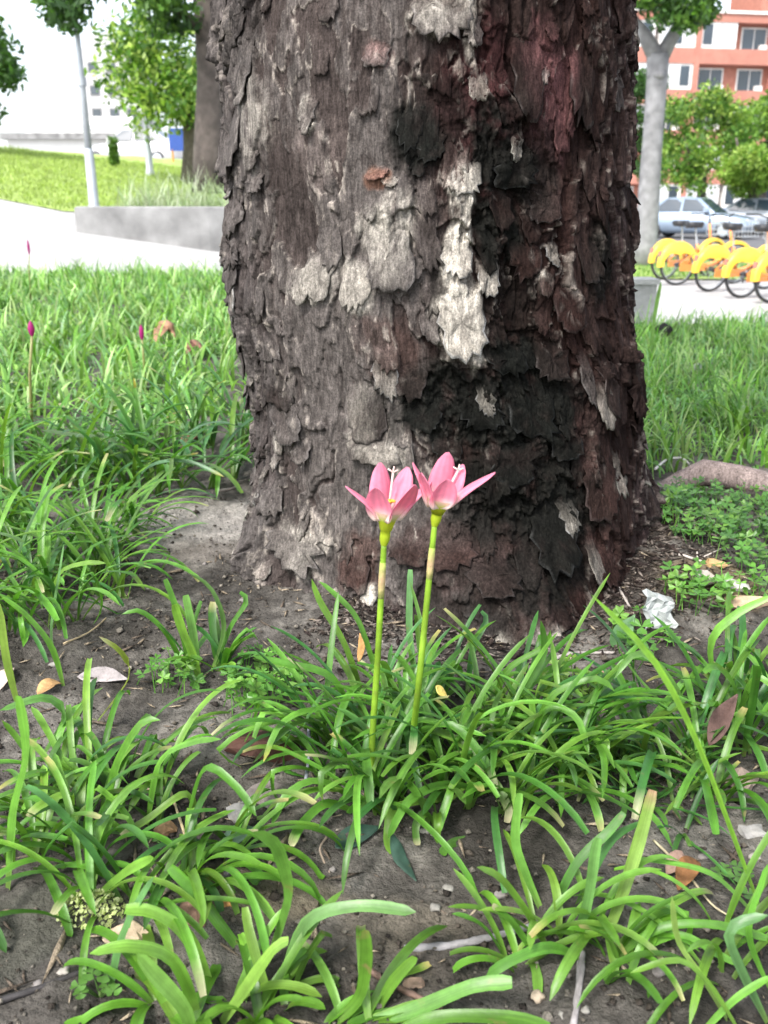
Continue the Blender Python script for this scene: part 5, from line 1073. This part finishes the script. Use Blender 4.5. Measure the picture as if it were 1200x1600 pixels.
stone('stone', 'tan stone in front of the pale elongated one', 1165, 945, .060, .030, .018, (.42, .30, .2), 10)
stone('stone', 'orange brown stone at the edge of the clover', 1115, 885, .03, .02, .016, (.40, .26, .12), 11)
stone('stone', 'rusty stone between the flower clump and the trunk foot', 937, 1058, .020, .016, .014, (.40, .24, .16), 12)
stone('stone', 'brown stone half hidden under the sprawling foreground clump', 258, 1300, .020, .016, .013, (.30, .18, .10), 13)
stone('stone', 'white stone lying in the grass right of the trunk', 1087, 580, .055, .05, .035, (.55, .55, .53), 14)
stone('stone', 'orange pebble by the short dark twig', 357, 1412, .012, .010, .007, (.42, .22, .08), 15)
stone('seed_pod', 'black seed pod lying on the grass right of the trunk', 1034, 538, .07, .05, .05, (.012, .01, .01), 16, 'seed pod', sink=-.6)
stone('bark_chip', 'bright orange bark chip lodged at the foot of the trunk', 857, 915, .014, .012, .032, (.45, .17, .09), 17, 'bark')
stone('bark_chip', 'dark reddish slab of fallen bark between the left clump and the flower clump', 418, 1175, .085, .040, .028, (.075, .033, .024), 18, 'bark')
stone('bark_chip', 'dark piece of bark under the leaves behind the spreading clump', 905, 1168, .060, .03, .016, (.07, .04, .03), 19, 'bark')
pr = random.Random(8)
for i, (px, py) in enumerate([(320, 882), (366, 908), (232, 920), (85, 1040), (665, 820 + 480), (565, 1420), (680, 1420), (1030, 1520), (915, 1580), (840, 1560), (1100, 1340), (990, 1420), (480, 1480), (700, 1560), (60, 1540), (420, 1360), (100, 1520), (260, 880), (700, 1390), (1180, 1340), (880, 1590), (520, 1360), (780, 1400), (1065, 1240), (380, 940)]):
    s = pr.uniform(.005, .010); stone('pebble', 'tiny pale pebble lying on the bare soil', px, py, s * 1.2, s, s * .8, pr.choice([(.26, .24, .21), (.20, .19, .17), (.28, .23, .17), (.17, .155, .145)]), 100 + i, 'pebble', 'tiny pale pebbles')
def twig(label, pl_, rad, col, side=(), cat='twig', seed=0, lift=0.0):
    pts = []
    for (x, y) in pl_:
        p = gpt(x, y); p.z += rad * .8 + lift; pts.append(p)
    b = pts[0].copy(); t = empty('twig', b); tag(t, label, cat); rnd = random.Random(len(label)); n = len(pts)
    fine = []
    for i in range(n - 1):
        for k in range(5):
            u = k / 5; p0, p1, p2, p3 = pts[max(i - 1, 0)], pts[i], pts[i + 1], pts[min(i + 2, n - 1)]
            fine.append(.5 * (2 * p1 + (p2 - p0) * u + (2 * p0 - 5 * p1 + 4 * p2 - p3) * u * u + (3 * p1 - p0 - 3 * p2 + p3) * u ** 3) - b)
    fine.append(pts[-1] - b); mb = MB(); mb.tube(fine, [rad * rnd.uniform(.82, 1.12) * (1 - .35 * k / len(fine)) for k in range(len(fine))], 8)
    o = mesh_obj('stick', mb.v, mb.f, M_litter, t, True, [np.array(col) * rnd.uniform(.7, 1.25) for _ in mb.v])
    for a, b2 in side:
        pa = gpt(*a) - b; pb = gpt(*b2) - b; m2 = MB().tube([pa + Vector((0, 0, rad)), pb + Vector((0, 0, rad * 1.6))], [rad * .6, rad * .3], 6); mesh_obj('side_shoot', m2.v, m2.f, M_litter, t, True, [np.array(col)] * len(m2.v))
twig('long smooth grey twig lying across the bare soil', [(632, 1487), (700, 1482), (770, 1468), (850, 1445), (900, 1425)], .0032, (.21, .20, .205))
twig('reddish brown twig running under the broad leaved clump', [(570, 1515), (610, 1540), (650, 1560), (690, 1580)], .0026, (.15, .095, .075))
twig('short dark grey twig beside the folded grey green leaf', [(360, 1340), (356, 1365), (352, 1388)], .0038, (.07, .065, .07))
twig('grey stick sticking out below the spreading clump', [(908, 1490), (905, 1540), (895, 1610)], .0034, (.24, .22, .22))
twig('dark stick at the bottom beside the clover sprig', [(-10, 1570), (60, 1548), (145, 1514)], .0026, (.035, .032, .032))
twig('thin bluish grey stalk at the left side of the flower clump', [(482, 1140), (484, 1200), (478, 1258)], .0022, (.2, .21, .24), lift=.02)
twig('curved pale twig between the flower clump and heart shaped leaf', [(855, 1036), (890, 1024), (930, 1022), (960, 1022)], .0026, (.33, .30, .28))
twig('thin pale twig standing by the heart shaped leaf', [(958, 905), (975, 935), (990, 962)], .0022, (.36, .32, .29))
twig('forked bleached twig below the clover patch', [(1060, 868), (1075, 872), (1100, 880)], .0022, (.4, .36, .32), [((1090, 880), (1086, 828)), ((1100, 872), (1132, 858))])
twig('pale bent root fibre above the clover patch', [(1022, 750), (1040, 735), (1062, 732), (1075, 742)], .0028, (.5, .48, .45), lift=.02)
twig('thin straw stalk crossing the soil below the spreading clump leaves', [(1020, 1320), (1070, 1370), (1110, 1420), (1140, 1440)], .0011, (.42, .36, .24), lift=.004)
twig('dry beige stalk by the short dark twig', [(265, 1240), (285, 1300), (300, 1350), (305, 1380)], .0014, (.45, .36, .22), lift=.006)
twig('thin straw by the tuft on bare soil', [(100, 1045 - 35), (150, 985), (205, 928)], .0012, (.42, .33, .2), lift=.003)
twig('small curled root fibre below the flower clump', [(510, 1310), (500, 1330), (515, 1365)], .0012, (.28, .22, .17))
twig('thin black twig at the right edge of the bare soil', [(1120, 1300), (1150, 1340), (1190, 1380)], .0012, (.06, .05, .045))
twig('dark surface twig beside the sandy patch', [(330, 772), (350, 770), (376, 762)], .0042, (.14, .12, .11))

# crumbs of earth and shreds of litter: too many and too small to count
sr = np.random.default_rng(12)
def crumbs(name, label, x, y, size, pal, seed, stretch=1.0, up=.3):
    r_ = np.random.default_rng(seed); n = len(x); z = G(x, y)
    base = np.array([(1, 0, 0), (-1, 0, 0), (0, 1, 0), (0, -1, 0), (0, 0, .7), (0, 0, -.7)], float); F0 = np.array([(0, 2, 4), (2, 1, 4), (1, 3, 4), (3, 0, 4), (2, 0, 5), (1, 2, 5), (3, 1, 5), (0, 3, 5)])
    s = size * r_.lognormal(0, .45, n); an = r_.uniform(0, 6.28, n); V = base[None] * (1 + r_.uniform(-.35, .35, (n, 6, 1))); V[:, :, 0] *= stretch
    if stretch > 1: V[:, :, 2] += V[:, :, 0] * r_.normal(0, .15, n)[:, None]
    ca, sa = np.cos(an)[:, None], np.sin(an)[:, None]; xx = V[:, :, 0] * ca - V[:, :, 1] * sa; yy = V[:, :, 0] * sa + V[:, :, 1] * ca
    W = np.stack([xx, yy, V[:, :, 2]], -1) * s[:, None, None] + np.stack([x, y, z + s * up + .002], -1)[:, None]
    col = np.array(pal)[r_.integers(0, len(pal), n)] * r_.uniform(.7, 1.3, n)[:, None]
    Fc = (np.arange(n)[:, None, None] * 6 + F0[None]).reshape(-1, 3)
    o = mesh_obj(name, W.reshape(-1, 3), Fc, M_soil, None, False, np.repeat(col, 6, 0)); return tag(o, label, 'soil', kind='stuff')
x = sr.uniform(-.75, .85, 22000); y = .38 + 1.2 * sr.random(22000) ** 1.1; k = (np.abs(x) < .5 * y + .12) & (fbm(x * 9, y * 9, 300, 3) + sr.normal(0, .3, len(x)) > -.05); x, y = x[k], y[k]
crumbs('soil_crumbs', 'crumbs and small clods of dark soil scattered over the bed', x, y, .0016, [(.05, .042, .035), (.08, .068, .055), (.12, .105, .085), (.035, .03, .026), (.2, .18, .15)], 1)
a = sr.uniform(-.5, 1.9, 5600); r_ = .29 + np.abs(sr.normal(0, .08, 5600)); x = .09 + r_ * np.sin(a); y = 1.38 - r_ * np.cos(a) - .02
crumbs('bark_litter', 'brown shreds of bark litter banked round the foot of the trunk', x, y, .0011, [(.07, .055, .044), (.04, .03, .026), (.12, .10, .085), (.03, .022, .02), (.2, .17, .145)], 2, 5.0)
x = sr.uniform(-.6, .75, 1600); y = .42 + .85 * sr.random(1600); crumbs('dry_litter', 'scattered pale dry straw bits on the soil', x, y, .0010, [(.26, .21, .15), (.34, .28, .2), (.14, .11, .085)], 3, 8.0)
